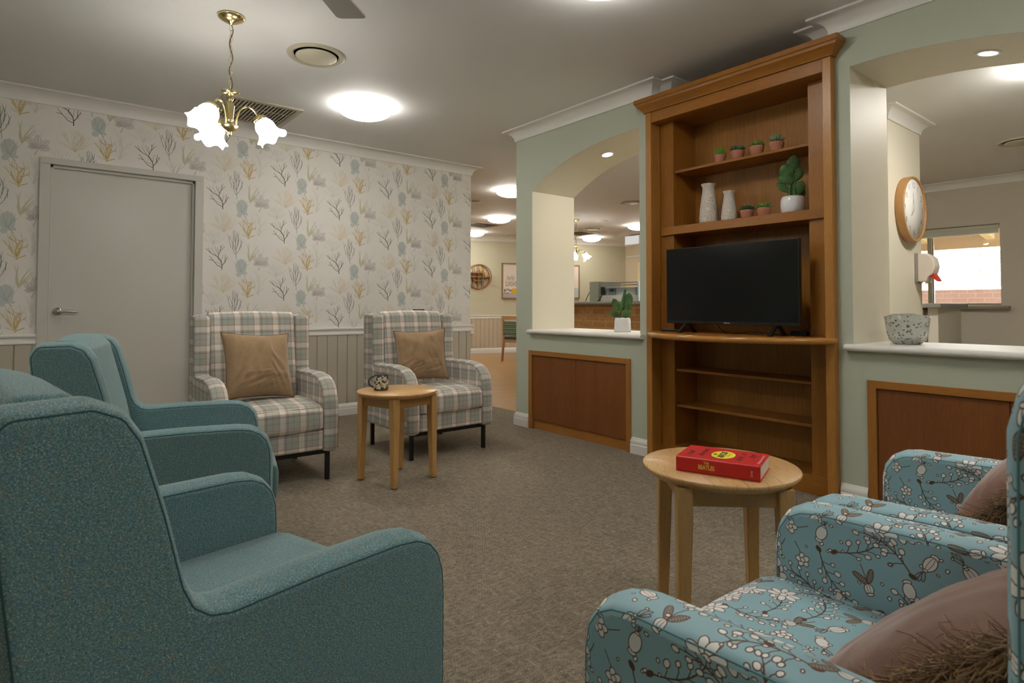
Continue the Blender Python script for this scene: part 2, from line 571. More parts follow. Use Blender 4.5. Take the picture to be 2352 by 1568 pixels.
def floral_pixels(N=1400, T=.47):
    """line-drawn meadow print, computed here as a repeating tile T metres wide"""
    rng = random.Random(11)
    base = np.array((150, 186, 196), float); img = np.empty((N, N, 3)); img[:] = base
    px = N / T
    line = np.array((98, 70, 56.)); white = np.array((236, 233, 230.)); grey = np.array((150, 144, 132.))
    def win(cx, cy, R):
        i0, i1 = int((cx - R) * px) - 2, int((cx + R) * px) + 3; j0, j1 = int((cy - R) * px) - 2, int((cy + R) * px) + 3
        X, Y = np.meshgrid((np.arange(i0, i1) + .5) / px - cx, (np.arange(j0, j1) + .5) / px - cy)
        return np.ix_(np.arange(j0, j1) % N, np.arange(i0, i1) % N), X, Y
    def put(ix, sdf, col, al=1.0):
        m = np.clip(.5 - sdf * px, 0, 1)[..., None] * al
        img[ix] = img[ix] * (1 - m) + col * m
    LW = .00085
    def ell(cx, cy, a, b, rot, fill=white, w=LW, ribs=0, hatch=False):
        ix, X, Y = win(cx, cy, max(a, b) * 1.3 + .002)
        c, s = math.cos(rot), math.sin(rot)
        U = X * c + Y * s; V = -X * s + Y * c
        k = np.sqrt((U / a) ** 2 + (V / b) ** 2) + 1e-9
        g = np.sqrt((U / a ** 2) ** 2 + (V / b ** 2) ** 2) / k + 1e-9
        d = (k - 1) / g
        if fill is not None: put(ix, d, fill)
        for q in range(ribs):
            o = (q - (ribs - 1) / 2) * .62
            e = np.abs(V - o * b * np.sqrt(np.clip(1 - (U / a) ** 2, 0, 1))) - w * .55
            put(ix, np.maximum(e, d), line)
        if hatch:
            h = np.minimum(np.abs(((U * 900) % 3.6) - 1.8) / 900 - .00055, np.abs(((V * 900) % 5.0) - 2.5) / 900 - .0004)
            put(ix, np.maximum(h, d), line, .85)
        put(ix, np.abs(d) - w, line)
    def seg(p, q, w):
        cx, cy = (p[0] + q[0]) / 2, (p[1] + q[1]) / 2
        R = math.hypot(p[0] - q[0], p[1] - q[1]) / 2 + w
        ix, X, Y = win(cx, cy, R)
        ax, ay = p[0] - cx, p[1] - cy; bx, by = q[0] - p[0], q[1] - p[1]
        t = np.clip(((X - ax) * bx + (Y - ay) * by) / (bx * bx + by * by + 1e-12), 0, 1)
        put(ix, np.hypot(X - ax - t * bx, Y - ay - t * by) - w, line)
    def curve(pts, w=LW):
        for a, b in zip(pts[:-1], pts[1:]): seg(a, b, w)
    def loc(cx, cy, rot):
        c, s = math.cos(rot), math.sin(rot)
        return lambda x, y: (cx + x * c - y * s, cy + x * s + y * c)
    def daisy(cx, cy, r, rot):
        L = loc(cx, cy, rot)
        for k in range(8):
            a = 2 * PI * k / 8 + .1 * math.sin(k * 3)
            p = L(.58 * r * math.cos(a), .58 * r * math.sin(a))
            ell(p[0], p[1], .44 * r, .235 * r, rot + a)
        ell(cx, cy, .25 * r, .22 * r, rot)
    def butterfly(cx, cy, r, rot):
        L = loc(cx, cy, rot)
        for a, l in ((.15, 1.1), (.75, 1.0), (1.35, .7), (2.0, .8), (2.75, 1.1), (3.3, .8), (4.1, .6), (4.75, .7), (5.5, .75)):
            p = L(.55 * l * r * math.cos(a), .55 * l * r * math.sin(a))
            ell(p[0], p[1], .52 * l * r, .2 * r, rot + a)
        ell(cx, cy, .3 * r, .16 * r, rot)
    def pod(cx, cy, s, rot):
        L = loc(cx, cy, rot)
        for a, l in ((-.32, .9), (0.05, 1.0), (.42, .85)):
            p = L(-1.0 * s - .5 * l * s * math.cos(a), .5 * l * s * math.sin(a)); ell(p[0], p[1], .55 * l * s, .14 * s, rot - a, base * .96)
        p = L(.8 * s, 0); ell(p[0], p[1], .22 * s, .36 * s, rot)
        ell(cx, cy, .75 * s, .52 * s, rot, ribs=rng.choice((0, 2)))
        p = L(-.78 * s, 0); ell(p[0], p[1], .12 * s, .2 * s, rot)
    def sprig(cx, cy, s, rot, n=5):
        L = loc(cx, cy, rot)
        f = lambda t: (s * (t - .5) * 2, s * .35 * math.sin(t * 2.6))
        curve([L(*f(k / 12)) for k in range(13)], LW * 1.5)
        for k in range(n):
            t = .22 + .75 * k / (n - 1); b = f(t)
            for sd in (1, -1):
                e = (b[0] + .30 * s, b[1] + sd * (.30 + .1 * rng.random()) * s * (1.1 - .4 * t))
                m = ((b[0] + e[0]) / 2 + .04 * s, (b[1] + e[1]) / 2 - sd * .02 * s)
                curve([L(*b), L(*m), L(*e)], LW)
                q = L(*e); r = rng.uniform(.0032, .0056); ell(q[0], q[1], r * 1.25, r, rot + sd * .6)
        q = L(-s * 1.02, 0)
        ell(q[0], q[1], .007, .004, rot, line)
    def wing(cx, cy, s, rot):
        L = loc(cx, cy, rot)
        p = L(-.30 * s, .40 * s); ell(p[0], p[1], .66 * s, .24 * s, rot - .75, grey, LW, 0, True)
        p = L(-.45 * s, -.36 * s); ell(p[0], p[1], .60 * s, .22 * s, rot + .45, grey, LW, 0, True)
        p = L(.55 * s, 0); ell(p[0], p[1], .42 * s, .34 * s, rot, ribs=2)
        p = L(.98 * s, 0); ell(p[0], p[1], .12 * s, .26 * s, rot)
        curve([L(-1.4 * s, .1 * s), L(-.6 * s, .03 * s), L(.1 * s, 0)])
    def rose(cx, cy, s, rot):
        L = loc(cx, cy, rot)
        curve([L(0, 0), L(-1.2 * s, -.6 * s), L(-2.4 * s, -.9 * s)])
        for k in range(5):
            a = 2 * PI * k / 5; p = L(.5 * s * math.cos(a), .5 * s * math.sin(a)); ell(p[0], p[1], .5 * s, .38 * s, rot + a)
        ell(cx, cy, .34 * s, .3 * s, rot)
    G = 7
    cells = [(i, j) for i in range(G) for j in range(G)]
    rng.shuffle(cells)
    kinds = ['sprig'] * 15 + ['pod'] * 10 + ['wing'] * 9 + ['daisy'] * 6 + ['butterfly'] * 4 + ['rose'] * 5
    jobs = []
    for (i, j), k in zip(cells, kinds):
        off = .5 if j % 2 else 0
        jobs.append((k, ((i + off + rng.uniform(.4, .6)) / G * T) % T, ((j + rng.uniform(.4, .6)) / G * T) % T, rng.uniform(0, 2 * PI)))
    order = {'sprig': 0, 'wing': 1, 'pod': 2, 'rose': 3, 'butterfly': 4, 'daisy': 5}
    for k, x, y, r in sorted(jobs, key=lambda q: order[q[0]]):
        if k == 'sprig': sprig(x, y, .052, r)
        elif k == 'wing': wing(x, y, .026, r)
        elif k == 'pod': pod(x, y, .0215, r)
        elif k == 'rose': rose(x, y, .016, r)
        elif k == 'butterfly': butterfly(x, y, .036, r)
        else: daisy(x, y, .032, r)
    for q in range(90):
        r = rng.uniform(.002, .0036); ell(rng.random() * T, rng.random() * T, r * 1.3, r, rng.random() * 3)
    return img, T


def floral():
    img, T = floral_pixels()
    N = img.shape[0]
    im = bpy.data.images.new('meadow_print', N, N)
    buf = np.ones((N, N, 4), dtype=np.float32); buf[..., :3] = np.clip(img, 0, 255) / 255
    im.pixels.foreach_set(buf.ravel()); im.update()
    t = NT('meadow_print_fabric')
    tx = t.n('ShaderNodeTexImage', Vector=t.coord('UV', (1 / T, 1 / T, 1))); tx.image = im; tx.extension = 'REPEAT'
    wv = t.noise(t.coord('UV'), 700, 2)
    return t.bsdf(tx.outputs[0], .55, .35, bump=wv, bstr=.08, bdist=.001)


def velvet(name, c1, c2, rough=.8):
    t = NT(name)
    n = t.noise(t.coord('Object'), 30, 4, .6, .4)
    f = t.noise(t.coord('Object'), 380, 2)
    col = t.ramp(n, [(.3, lin(*c2)), (.7, lin(*c1))])
    return t.bsdf(col, rough, .2, bump=f, bstr=.2, bdist=.002, Sheen__Weight=.5, Sheen__Roughness=.4)


F_teal = teal_tweed()
F_tealpipe = plain('teal_piping', (62, 88, 92), .9, .1)
F_plaid = plaid()
F_plaidpipe = plain('plaid_piping', (152, 144, 134), .9, .1)
F_floral = floral()
F_floralpipe = plain('floral_piping', (104, 148, 158), .7, .2)
F_tan = velvet('tan_velvet', (162, 135, 104), (152, 124, 94))
F_tanpipe = velvet('tan_velvet_piping', (136, 106, 74), (118, 90, 62))
F_brown = velvet('brown_linen', (144, 108, 94), (132, 98, 86))
F_fringe = velvet('brown_fringe', (188, 150, 104), (136, 100, 66))
W_darkfoot = wood('dark_foot_timber', (64, 44, 30), (44, 30, 20), 'z', .5)
# ------------------------------------------------------------------ the setting
S = 3.385            # face of the sage wall
W = 5.55             # face of the papered wall
CH = 2.63            # ceiling height

fl = MB().box(-1.9, 3.80, -2.5, W + .06, -.03, 0)
structure(fl.build('floor', carpet()), 'mottled grey brown loop pile carpet of the lounge')
tf = MB().box(-2.2, 14, -3.2, 13.2, -.10, -.032)
tf.box(3.80, 13.5, 4.2, 12.5, -.032, -.004); tf.box(1.5, 3.80, W + .06, 12.5, -.032, -.004)
structure(tf.build('floor_hall', timber_floor()), 'honey timber plank floor of the hall')
structure(MB().box(3.80, 9.1, -2.5, 4.2, -.032, -.004).build('floor_kitchen', plain('beige_vinyl', (186, 180, 160), .4)), 'beige vinyl floor of the kitchen')
structure(MB().box(-2.2, 13.6, -2.7, 12.6, CH, CH + .1).build('ceiling', M_ceiling), 'flat white ceiling')


# --- papered wall with its coral motifs
def coral_tile():
    """motifs of one repeat: list of (material index, list of quads/polys in metres, x right, z up)"""
    out = []
    def rib(mi, pts, w0, w1):
        n = len(pts); L = []
        for i in range(n):
            a = Vector(pts[max(i - 1, 0)]); b = Vector(pts[min(i + 1, n - 1)]); t = (b - a)
            if t.length < 1e-9: continue
            t.normalize(); q = Vector((-t.y, t.x)) * (w0 + (w1 - w0) * i / (n - 1)) / 2
            p = Vector(pts[i]); L.append((tuple(p + q), tuple(p - q)))
        for (a, b), (c, d) in zip(L[:-1], L[1:]): out.append((mi, [a, b, d, c]))
    def smooth(pts, k=4):
        P = [Vector(p) for p in pts]; r = []
        for i in range(len(P) - 1):
            p0 = P[max(i - 1, 0)]; p1 = P[i]; p2 = P[i + 1]; p3 = P[min(i + 2, len(P) - 1)]
            for q in range(k):
                t = q / k
                r.append(tuple(.5 * ((2 * p1) + (p2 - p0) * t + (2 * p0 - 5 * p1 + 4 * p2 - p3) * t * t + (3 * p1 - p0 - 3 * p2 + p3) * t ** 3)))
        r.append(tuple(P[-1])); return r
    def br(rng, mi, x, z, a, l, w, depth, spread, shrink, curl, nb, taper=.7, nod=None):
        n = 5; pts = [(x, z)]; aa = a
        for i in range(n):
            aa += rng.uniform(-.12, .12) + curl / n
            x += math.sin(aa) * l / n; z += math.cos(aa) * l / n; pts.append((x, z))
            if nod and i > 0:
                s = rng.choice((-1, 1)); r = nod * rng.uniform(.7, 1.2)
                rib(nod_mi, [(x, z), (x + math.sin(aa + s * 1.0) * r * 2.2, z + math.cos(aa + s * 1.0) * r * 2.2)], w * .8, w * .35)
        rib(mi, pts, w, w * taper)
        if depth > 0:
            for k in range(nb):
                i = rng.randint(2, n) if k else n
                s = (1 if k % 2 else -1) * rng.choice((1, 1, .6))
                br(rng, mi, pts[i][0], pts[i][1], aa + s * spread * rng.uniform(.6, 1.1), l * shrink * rng.uniform(.75, 1.1), w * taper * .9, depth - 1, spread, shrink, -s * curl * .5, nb, taper, nod)
    # A: dark branching coral (traced as smooth stems), base at origin
    k = .00044
    def T(*pts): return smooth([((px - 830) * k, (1480 - py) * k) for px, py in pts])
    for w, pts in ((.0052, ((830, 1480), (822, 1350), (760, 1240), (640, 1170), (540, 1080))), (.0042, ((755, 1235), (770, 1180), (800, 1100), (800, 1000))),
                   (.0036, ((785, 1135), (830, 1070), (875, 1030))), (.0042, ((825, 1430), (740, 1390), (670, 1310), (590, 1295))), (.0034, ((675, 1315), (640, 1265), (600, 1220))),
                   (.0044, ((830, 1400), (890, 1310), (930, 1220))), (.0038, ((880, 1320), (885, 1250), (895, 1180))), (.0026, ((800, 1300), (750, 1240), (700, 1170), (640, 1070))),
                   (.0024, ((765, 1190), (725, 1110), (705, 1030))), (.0024, ((772, 1180), (755, 1100), (745, 1050))), (.0024, ((820, 1340), (830, 1260), (845, 1190))),
                   (.0022, ((815, 1380), (760, 1350), (705, 1330))), (.0022, ((812, 1330), (770, 1290), (735, 1275))), (.0024, ((640, 1170), (600, 1110), (590, 1060))),
                   (.0022, ((800, 1060), (825, 1020), (840, 975))), (.0022, ((910, 1260), (945, 1245))), (.0022, ((860, 1350), (905, 1330)))):
        rib(0, T(*pts), w * 1.2, w * .65)
    # B: slate finger coral
    rng = random.Random(5); o = (.115, .095)
    rib(1, [(o[0], o[1]), (o[0] - .004, o[1] + .04), (o[0] - .006, o[1] + .09)], .003, .003)
    for dx, dz, a, l in ((-.004, .04, -.85, .07), (-.005, .05, .9, .06), (-.006, .07, -.55, .09), (-.006, .085, .1, .10), (-.006, .085, .5, .09), (-.03, .085, -.2, .10), (-.045, .10, -.1, .085), (.02, .09, .35, .08), (.035, .10, .25, .075), (-.006, .09, -.2, .11), (.005, .12, .25, .085)):
        br(rng, 1, o[0] + dx, o[1] + dz, a, l, .0036, 1 if l > .08 else 0, .35, .6, -a * .6, 2)
    # C: soft olive blades
    o = (.225, .078)
    for a, l, w, c in ((-.42, .12, .010, .35), (-.22, .165, .012, .2), (-.05, .16, .009, -.1), (.2, .165, .012, .25), (.42, .14, .011, .2), (.6, .10, .008, .1)):
        pts = [(o[0] + math.sin(a + c * t) * l * t, o[1] + math.cos(a + c * t) * l * t) for t in [i / 7 for i in range(8)]]
        rib(2, pts[:3], .005, w); rib(2, pts[2:], w, .003)
    # D: mauve feather coral
    rng = random.Random(8); o = (.30, .005)
    br(rng, 3, o[0], o[1], .25, .05, .006, 0, .5, .7, .2, 2)
    o = (o[0] + .012, o[1] + .048)
    for a, l in ((-.65, .09), (.05, .10), (.75, .095), (1.35, .07), (-1.15, .045)):
        n = 8
        for i in range(n):
            t = (i + 1) / n; x = o[0] + math.sin(a) * l * t; z = o[1] + math.cos(a) * l * t
            for s in (-1, 1):
                q = .022 * math.sin(PI * min(1, t * .8 + .2)) + .005
                rib(3, [(x, z), (x + math.sin(a + s * .9) * q, z + math.cos(a + s * .9) * q), (x + math.sin(a + s * .5) * q * 1.35, z + math.cos(a + s * .5) * q * 1.35)], .0036, .0016)
        rib(3, [o, (o[0] + math.sin(a) * l, o[1] + math.cos(a) * l)], .004, .002)
    # E: blue grey sponge
    rng = random.Random(3); o = (.155, .02)
    for cx, cz, rx, rz in ((o[0], o[1] + .012, .046, .068), (o[0] - .02, o[1] - .058, .022, .02), (o[0] + .038, o[1] - .045, .014, .011)):
        pts = [(cx + rx * (1 + .05 * math.sin(7 * t)) * math.cos(t), cz + rz * (1 + .04 * math.sin(9 * t)) * math.sin(t)) for t in [2 * PI * i / 24 for i in range(24)]]
        out.append((4, pts))
    rib(5, [(o[0] + .036, o[1] - .078), (o[0] + .012, o[1] - .04), (o[0], o[1] - .01)], .006, .004)
    for i in range(9): br(rng, 5, o[0] + rng.uniform(-.01, .01), o[1] - .035, -.6 + i * .15, .075, .0022, 1, .3, .55, .1, 2)
    # F: gold antler coral
    rng = random.Random(21); o = (.212, -.238)
    global nod_mi
    nod_mi = 6
    rib(7, [(o[0], o[1] - .004), (o[0], o[1] + .03)], .014, .010)
    for a, l, m in ((-.75, .075, 7), (-.35, .085, 7), (.25, .085, 7), (.6, .075, 7)):
        br(rng, m, o[0] + a * .01, o[1] + .022, a, l, .0085, 1, .42, .75, -a * .75, 2, .75, .0045)
    br(rng, 6, o[0] + .004, o[1] + .008, 1.15, .05, .005, 0, .4, .6, -.3, 2, .7, .003); br(rng, 6, o[0] - .004, o[1] + .012, -1.2, .055, .0035, 0, .4, .6, .3, 2, .6)
    for a, l in ((-.6, .10), (-.15, .12), (.35, .12), (.0, .07)): br(rng, 6, o[0], o[1] + .02, a, l, .0028, 1, .35, .5, -a * .6, 2)
    # G: pale grey spray
    rng = random.Random(31); o = (.295, -.21)
    for a, l in ((-.25, .09), (.1, .10), (.4, .10), (-.05, .13), (.6, .06)): br(rng, 8, o[0], o[1], a, l, .0032, 2, .5, .6, -a * .3, 3)
    # H: wide cream sea fan
    rng = random.Random(41); o = (.012, -.19)
    for i in range(15):
        a = -1.2 + 2.4 * i / 14
        br(rng, 9, o[0], o[1], a, .075 + .012 * math.cos(a * 1.3), .0026, 2, .26, .62, -a * .25, 2, .8)
    rib(6, [(o[0], o[1] - .006), (o[0], o[1] + .008)], .006, .004)
    # I: thin grey fan
    rng = random.Random(51); o = (-.075, -.315)
    rib(10, [(o[0], o[1] - .02), (o[0] + .004, o[1] + .01), (o[0] + .018, o[1] + .05)], .0026, .002)
    for a in (-1.15, -.8, -.5, -.2, .1, .4, .75, 1.2): br(rng, 10, o[0] + .006, o[1] + .012, a, .07, .0022, 1, .32, .7, -a * .2, 3, .8)
    # J: faint blue spray
    rng = random.Random(61); o = (.31, -.41)
    for a in (-.35, -.05, .3, .6): br(rng, 11, o[0], o[1], a, .09, .005, 1, .5, .6, -a * .3, 3)
    return out


def paper_wall():
    mb = MB()
    # wall body around the door opening (0.04 .. 1.09, up to 2.10)
    mb.box(-1.9, .04, W, W + .12, 0, CH); mb.box(1.085, 3.86, W, W + .12, 0, CH); mb.box(.04, 1.085, W, W + .12, 2.125, CH)
    for k, (x0, x1, z0, z1) in enumerate(((-1.9, .03, .85, 2.56), (1.095, 3.86, .85, 2.56), (.03, 1.095, 2.135, 2.56))):
        pass
    tile = []; seen = {}
    for mi, poly in coral_tile():
        k = seen[mi] = seen.get(mi, 0) + 1
        tile.append((mi, poly, 4e-6 * k + 3.3e-7 * mi))      # ink strokes lie one over another
    TX, TZ = .523, .522
    vs = []; fs = []; ms = []
    for i in range(-8, 8):
        for j in range(-3, 8):
            ox = 1.785 + i * TX; oz = 1.626 + j * TZ - (.261 if i % 2 else 0)
            if ox < -2.3 or ox > 4.4: continue
            for mi, poly, dep in tile:
                x = [p[0] + ox for p in poly]; z = [p[1] + oz for p in poly]
                if min(x) < -1.85 or max(x) > 3.858 or min(z) < .835 or max(z) > 2.60: continue
                if max(x) > .03 and min(x) < 1.095 and min(z) < 2.13: continue
                d = W - .0004 - dep
                b = len(vs); vs += [(x[q], d, z[q]) for q in range(len(x))]
                fs.append(tuple(range(b, b + len(x)))); ms.append(mi + 1)
    mb.add(vs, fs, ms)
    cols = [(98, 94, 80), (124, 124, 118), (204, 198, 172), (186, 178, 174), (199, 203, 200), (171, 177, 177), (190, 158, 100), (214, 192, 148), (212, 207, 197), (222, 206, 178), (206, 204, 197), (220, 220, 217)]
    mats = [M_wallbase] + [paint('coral_ink_%s' % n, c, .75, .2) for n, c in zip(('umber', 'slate', 'olive', 'mauve', 'sponge', 'indigo', 'ochre', 'gold', 'ash', 'cream', 'mist', 'haze'), cols)]
    return mb.build('wall_back', mats)


structure(paper_wall(), 'wall papered with coral motifs above panelling')

# tongue and groove panelling under the chair rail
wn = MB()
def boards(mb, x0, x1, y, z0, z1, pitch=.1, g=.005, d=.012):
    x = x0
    while x < x1 - 1e-6:
        e = min(x + pitch, x1)
        mb.prism([(x + g * .2, y), (x + g, y - d), (e - g, y - d), (e - g * .2, y)], 2, z0, z1)
        x = e
    mb.box(x0, x1, y - .002, y + .0, z0, z1)
boards(wn, -1.9, .03, W, .09, .79); boards(wn, 1.095, 3.86, W, .09, .79)
structure(wn.build('trim_1', M_wain), 'beige grooved wall panelling below the chair rail')
rail_prof = [(0, 0), (.016, 0), (.020, .006), (.018, .022), (.012, .026), (.012, .044), (.024, .052), (.027, .064), (.024, .072), (0, .072)]
cr = MB(); sweep([(-1.9, W), (.022, W)], rail_prof, .775, -1, 0, cr); sweep([(1.10, W), (3.86, W), (3.86, W + .12)], rail_prof, .775, -1, 0, cr)
structure(cr.build('trim_2', M_trim), 'white chair rail on the papered wall')
skirt_prof = [(0, 0), (.018, 0), (.018, .062), (.014, .068), (.016, .078), (.013, .094), (.006, .104), (.004, .112), (0, .114)]
sk = MB(); sweep([(-1.9, W - .012), (.022, W - .012)], skirt_prof, 0, -1, 0, sk); sweep([(1.10, W - .012), (3.872, W - .012), (3.872, W + .12)], skirt_prof, 0, -1, 0, sk)
structure(sk.build('baseboard_back', M_trim), 'white moulded skirting under the panelling')
cove = [(0, .095), (.010, .095), (.012, .088)] + [(.092 - .080 * math.cos(t), .090 - .078 * math.sin(t)) for t in [PI / 2 * i / 8 for i in range(9)]] + [(.095, .010), (.095, 0), (0, 0)]
cove = [(a, -b) for a, b in cove]
cn = MB(); sweep([(-1.9, -2.5), (-1.9, W), (3.86, W), (3.86, W + .12)], cove, CH, -1, 0, cn)
structure(cn.build('trim_3', M_trim), 'white coved cornice above the coral wallpaper')

# door in the papered wall
dr = MB()
FR = MB()
for x0, x1 in ((.022, .085), (1.045, 1.108)): FR.box(x0, x1, W - .022, W + .1, 0, 2.10)
FR.box(.022, 1.108, W - .022, W + .1, 2.10, 2.145)
FR.box(.085, .103, W + .012, W + .036, 0, 2.10); FR.box(1.027, 1.045, W + .012, W + .036, 0, 2.10); FR.box(.085, 1.045, W + .012, W + .036, 2.078, 2.10)
fr = structure(FR.build('trim_4', M_door, bevel=.003), 'beige door frame in the papered wall')
d1 = structure(MB().box(.0865, 1.0435, W + .037, W + .077, .006, 2.0985).build('door_1', M_door), 'plain beige door in the coral wallpaper')
hb = MB(); hb.mtx = Matrix.Translation((.145, W + .037, 1.012)) @ Matrix.Rotation(PI / 2, 4, 'X')
hb.lathe([(0, 0), (.029, 0), (.029, .006), (.024, .012), (.011, .014), (.011, .05), (0, .05)], 28)
hb.mtx = None; hb.tube([(.145, W + .0, 1.012), (.165, W - .006, 1.013), (.21, W - .006, 1.012), (.262, W - .002, 1.010)], [.011, .010, .009, .0075], 12)
hb.ball((.262, W - .002, 1.010), .0076, seg=10, ring=6)
hb.build('door_handle', M_chrome, d1)

# --- sage wall with two arched openings and the bookcase niche
sw = MB()
T = 3.895
arch = [(3.93, 2.055), (3.86, 2.098), (3.774, 2.143), (3.69, 2.182), (3.611, 2.214), (3.51, 2.248), (3.41, 2.273), (3.318, 2.292), (3.21, 2.311), (3.11, 2.324), (3.007, 2.333), (2.88, 2.338), (2.75, 2.339)]
def sbox(y0, y1, z0, z1, x0=S, x1=T): sw.box(x0, x1, y0, y1, z0, z1)
sbox(3.945, 4.15, 0, CH)
sbox(3.93, 3.945, .65, CH)
sbox(2.64, 2.75, 0, CH)
sbox(2.75, 2.86, 0, .82)
sbox(2.86, 3.93, .65, .82); sbox(2.86, 3.945, 0, .65, 3.52)
sw.prism([(2.75, CH), (3.93, CH)] + arch, 0, S, T)
m = lambda y: 4.06 - y
sbox(m(2.73), m(2.64), 0, CH)
archR = [(m(y) + .0, z) for y, z in arch]; archR[-1] = (1.33, 2.336)
sw.prism([(1.33, CH), (m(3.93), CH)] + archR, 0, S, T)
sbox(1.24, 1.33, 0, .82); sbox(m(3.93), 1.24, .65, .82); sbox(m(3.945), 1.24, 0, .65, 3.52)
sbox(-2.5, m(3.945), 0, CH); sbox(m(3.945), m(3.93), .65, CH)
sbox(1.42, 2.64, 0, CH, 3.80)
sbox(2.545, 2.64, 2.44, CH, 3.475, 3.80); sbox(1.42, 1.53, 2.44, CH, 3.475, 3.80)
# sage on the lounge side, cream in the reveals and on the hall side
for i, f in enumerate(sw.f):
    p = [Vector(sw.v[k]) for k in f]
    nrm = Vector()
    for q in range(len(p)): nrm += p[q - 1].cross(p[q])
    nrm.normalize()
    c = sum(p, Vector()) / len(p)
    sage = nrm.x < -.5 or c.y > 4.14 or (1.42 < c.y < 2.64 and c.z > 2.4)
    sw.mi[i] = 0 if sage else 1
sw.auto = True
structure(sw.build('wall_right', [M_sage, M_cream]), 'sage green wall with two arched openings')
cs = MB()
sweep([(T, 4.15), (S, 4.15), (S, 2.64), (3.475, 2.64), (3.475, 2.545), (3.80, 2.545)], cove, CH, -1, 0, cs)
sweep([(3.80, 1.53), (3.475, 1.53), (3.475, 1.42), (S, 1.42), (S, -2.5), (-1.9, -2.5)], cove, CH, -1, 0, cs)
structure(cs.build('trim_5', M_trim), 'white coved cornice along the sage wall')
bs = MB(); sweep([(T, 4.15), (S, 4.15), (S, 3.972)], skirt_prof, 0, -1, 0, bs); sweep([(S, 2.833), (S, 2.66)], skirt_prof, 0, -1, 0, bs)
sweep([(S, 1.40), (S, 1.268)], skirt_prof, 0, -1, 0, bs); sweep([(S, .09), (S, -2.5), (-1.9, -2.5), (-1.9, W)], skirt_prof, 0, -1, 0, bs)
structure(bs.build('baseboard_right', M_trim), 'white moulded skirting along the sage wall')

def bull(y0, y1, xo):
    # sill board with a rounded nose on the lounge side
    mb = MB(); zt, zb = .853, .818; r = (zt - zb) / 2
    nose = [(xo + r - r * math.sin(t), (zt + zb) / 2 + r * math.cos(t)) for t in [PI * i / 8 for i in range(9)]]
    mb.prism([(S + .001, zt)] + nose + [(S + .001, zb)], 1, y0 - .035, y1 + .035, 0, True)
    mb.box(S, T, y0 + .001, y1 - .001, zb + .004, zt)
    return mb
structure(bull(2.75, 3.93, S - .045).build('trim_6', M_trim, bevel=.002), 'white bullnosed sill in the left arched opening')
structure(bull(.13, 1.33, S - .045).build('trim_7', M_trim, bevel=.002), 'white bullnosed sill in the right arched opening')

# remaining lounge walls (behind the camera)
structure(MB().box(-2.02, -1.9, -2.5, W + .12, 0, CH).build('wall_left', M_sage), 'sage wall on the left of the lounge')
structure(MB().box(-2.02, S, -2.62, -2.5, 0, CH).build('wall_front', M_sage), 'sage wall behind the armchairs')

# --- hall and kitchen shell
FD = Vector((.942, -.336, 0)).normalized(); FN = Vector((.336, .942, 0)).normalized(); FP = Vector((7.6, 11.05, 0))
def farpt(s, d=0, z=0): return FP + FD * s - FN * d + Vector((0, 0, z))
fw = MB()
def farbox(mb, s0, s1, d0, d1, z0, z1, mi=0):
    v = [farpt(s, d, z) for z in (z0, z1) for (s, d) in ((s0, d1), (s1, d1), (s1, d0), (s0, d0))]
    mb.add([tuple(p) for p in v], [(0, 3, 2, 1), (4, 5, 6, 7), (0, 1, 5, 4), (1, 2, 6, 5), (2, 3, 7, 6), (3, 0, 4, 7)], mi)
farbox(fw, -6.4, 4.05, -.12, 0, 0, CH)
structure(fw.build('wall_far', M_hall), 'pale olive far wall of the hall')
b = MB()
x = -2.0
while x < 4.0:
    a0, a1, a2, a3 = farpt(x + .001, 0), farpt(x + .006, .010), farpt(x + .094, .010), farpt(x + .099, 0)
    b.prism([(p.x, p.y) for p in (a0, a1, a2, a3)], 2, .09, .79); x += .1
structure(b.build('trim_8', plain('hall_panelling', (200, 187, 166), .5)), 'grooved panelling on the far hall wall')
mb = MB(); sweep([tuple(farpt(-6, 0).xy), tuple(farpt(4.02, 0).xy)], rail_prof, .78, -1, 0, mb)
structure(mb.build('trim_9', M_trim), 'white chair rail on the far hall wall')
mb = MB(); sweep([tuple(farpt(-6, .01).xy), tuple(farpt(4.02, .01).xy)], skirt_prof, 0, -1, 0, mb)
structure(mb.build('baseboard_far', M_trim), 'white skirting on the far hall wall')
mb = MB(); sweep([tuple(farpt(-6, 0).xy), tuple(farpt(4.02, 0).xy), (11.39, 5.1)], cove, CH, -1, 0, mb)
structure(mb.build('trim_10', M_trim), 'coved cornice of the far hall walls')
hr = MB()
hr.box(11.39, 11.5, 9.28, 9.75, 0, CH); hr.box(11.39, 11.5, 5.0, 8.40, 0, CH); hr.box(11.39, 11.5, 8.40, 9.28, 2.06, CH)
structure(hr.build('wall_hall', plain('hall_side_paint', (214, 198, 172), .6)), 'beige side wall of the hall with a doorway')
structure(MB().box(11.36, 11.39, 8.3, 9.65, 2.255, 2.285).build('trim_11', M_trim), 'white handrail strip above the hall doorway')
dj = MB(); dj.box(11.355, 11.5, 9.22, 9.30, 0, 2.12); dj.box(11.355, 11.5, 8.38, 8.46, 0, 2.12); dj.box(11.355, 11.5, 8.46, 9.22, 2.04, 2.12)
structure(dj.build('trim_12', plain('cream_gloss', (232, 218, 176), .4), bevel=.004), 'cream frame of the hall doorway')
structure(MB().box(11.44, 11.48, 8.465, 9.2, .01, 2.035).build('door_2', plain('hall_door', (214, 190, 160), .4)), 'beige door at the end of the hall')
structure(MB().box(9.06, 13.2, 4.95, 5.05, 0, CH).build('wall_divider', M_hall), 'wall between the hall and the kitchen')
structure(MB().box(1.4, 1.5, W + .12, 13, 0, CH).build('wall_hall_left', M_hall), 'left wall of the hall')
structure(MB().box(T, 9.2, -2.62, -2.5, 0, CH).build('wall_kitchen_front', M_kitchen), 'front wall of the kitchen')

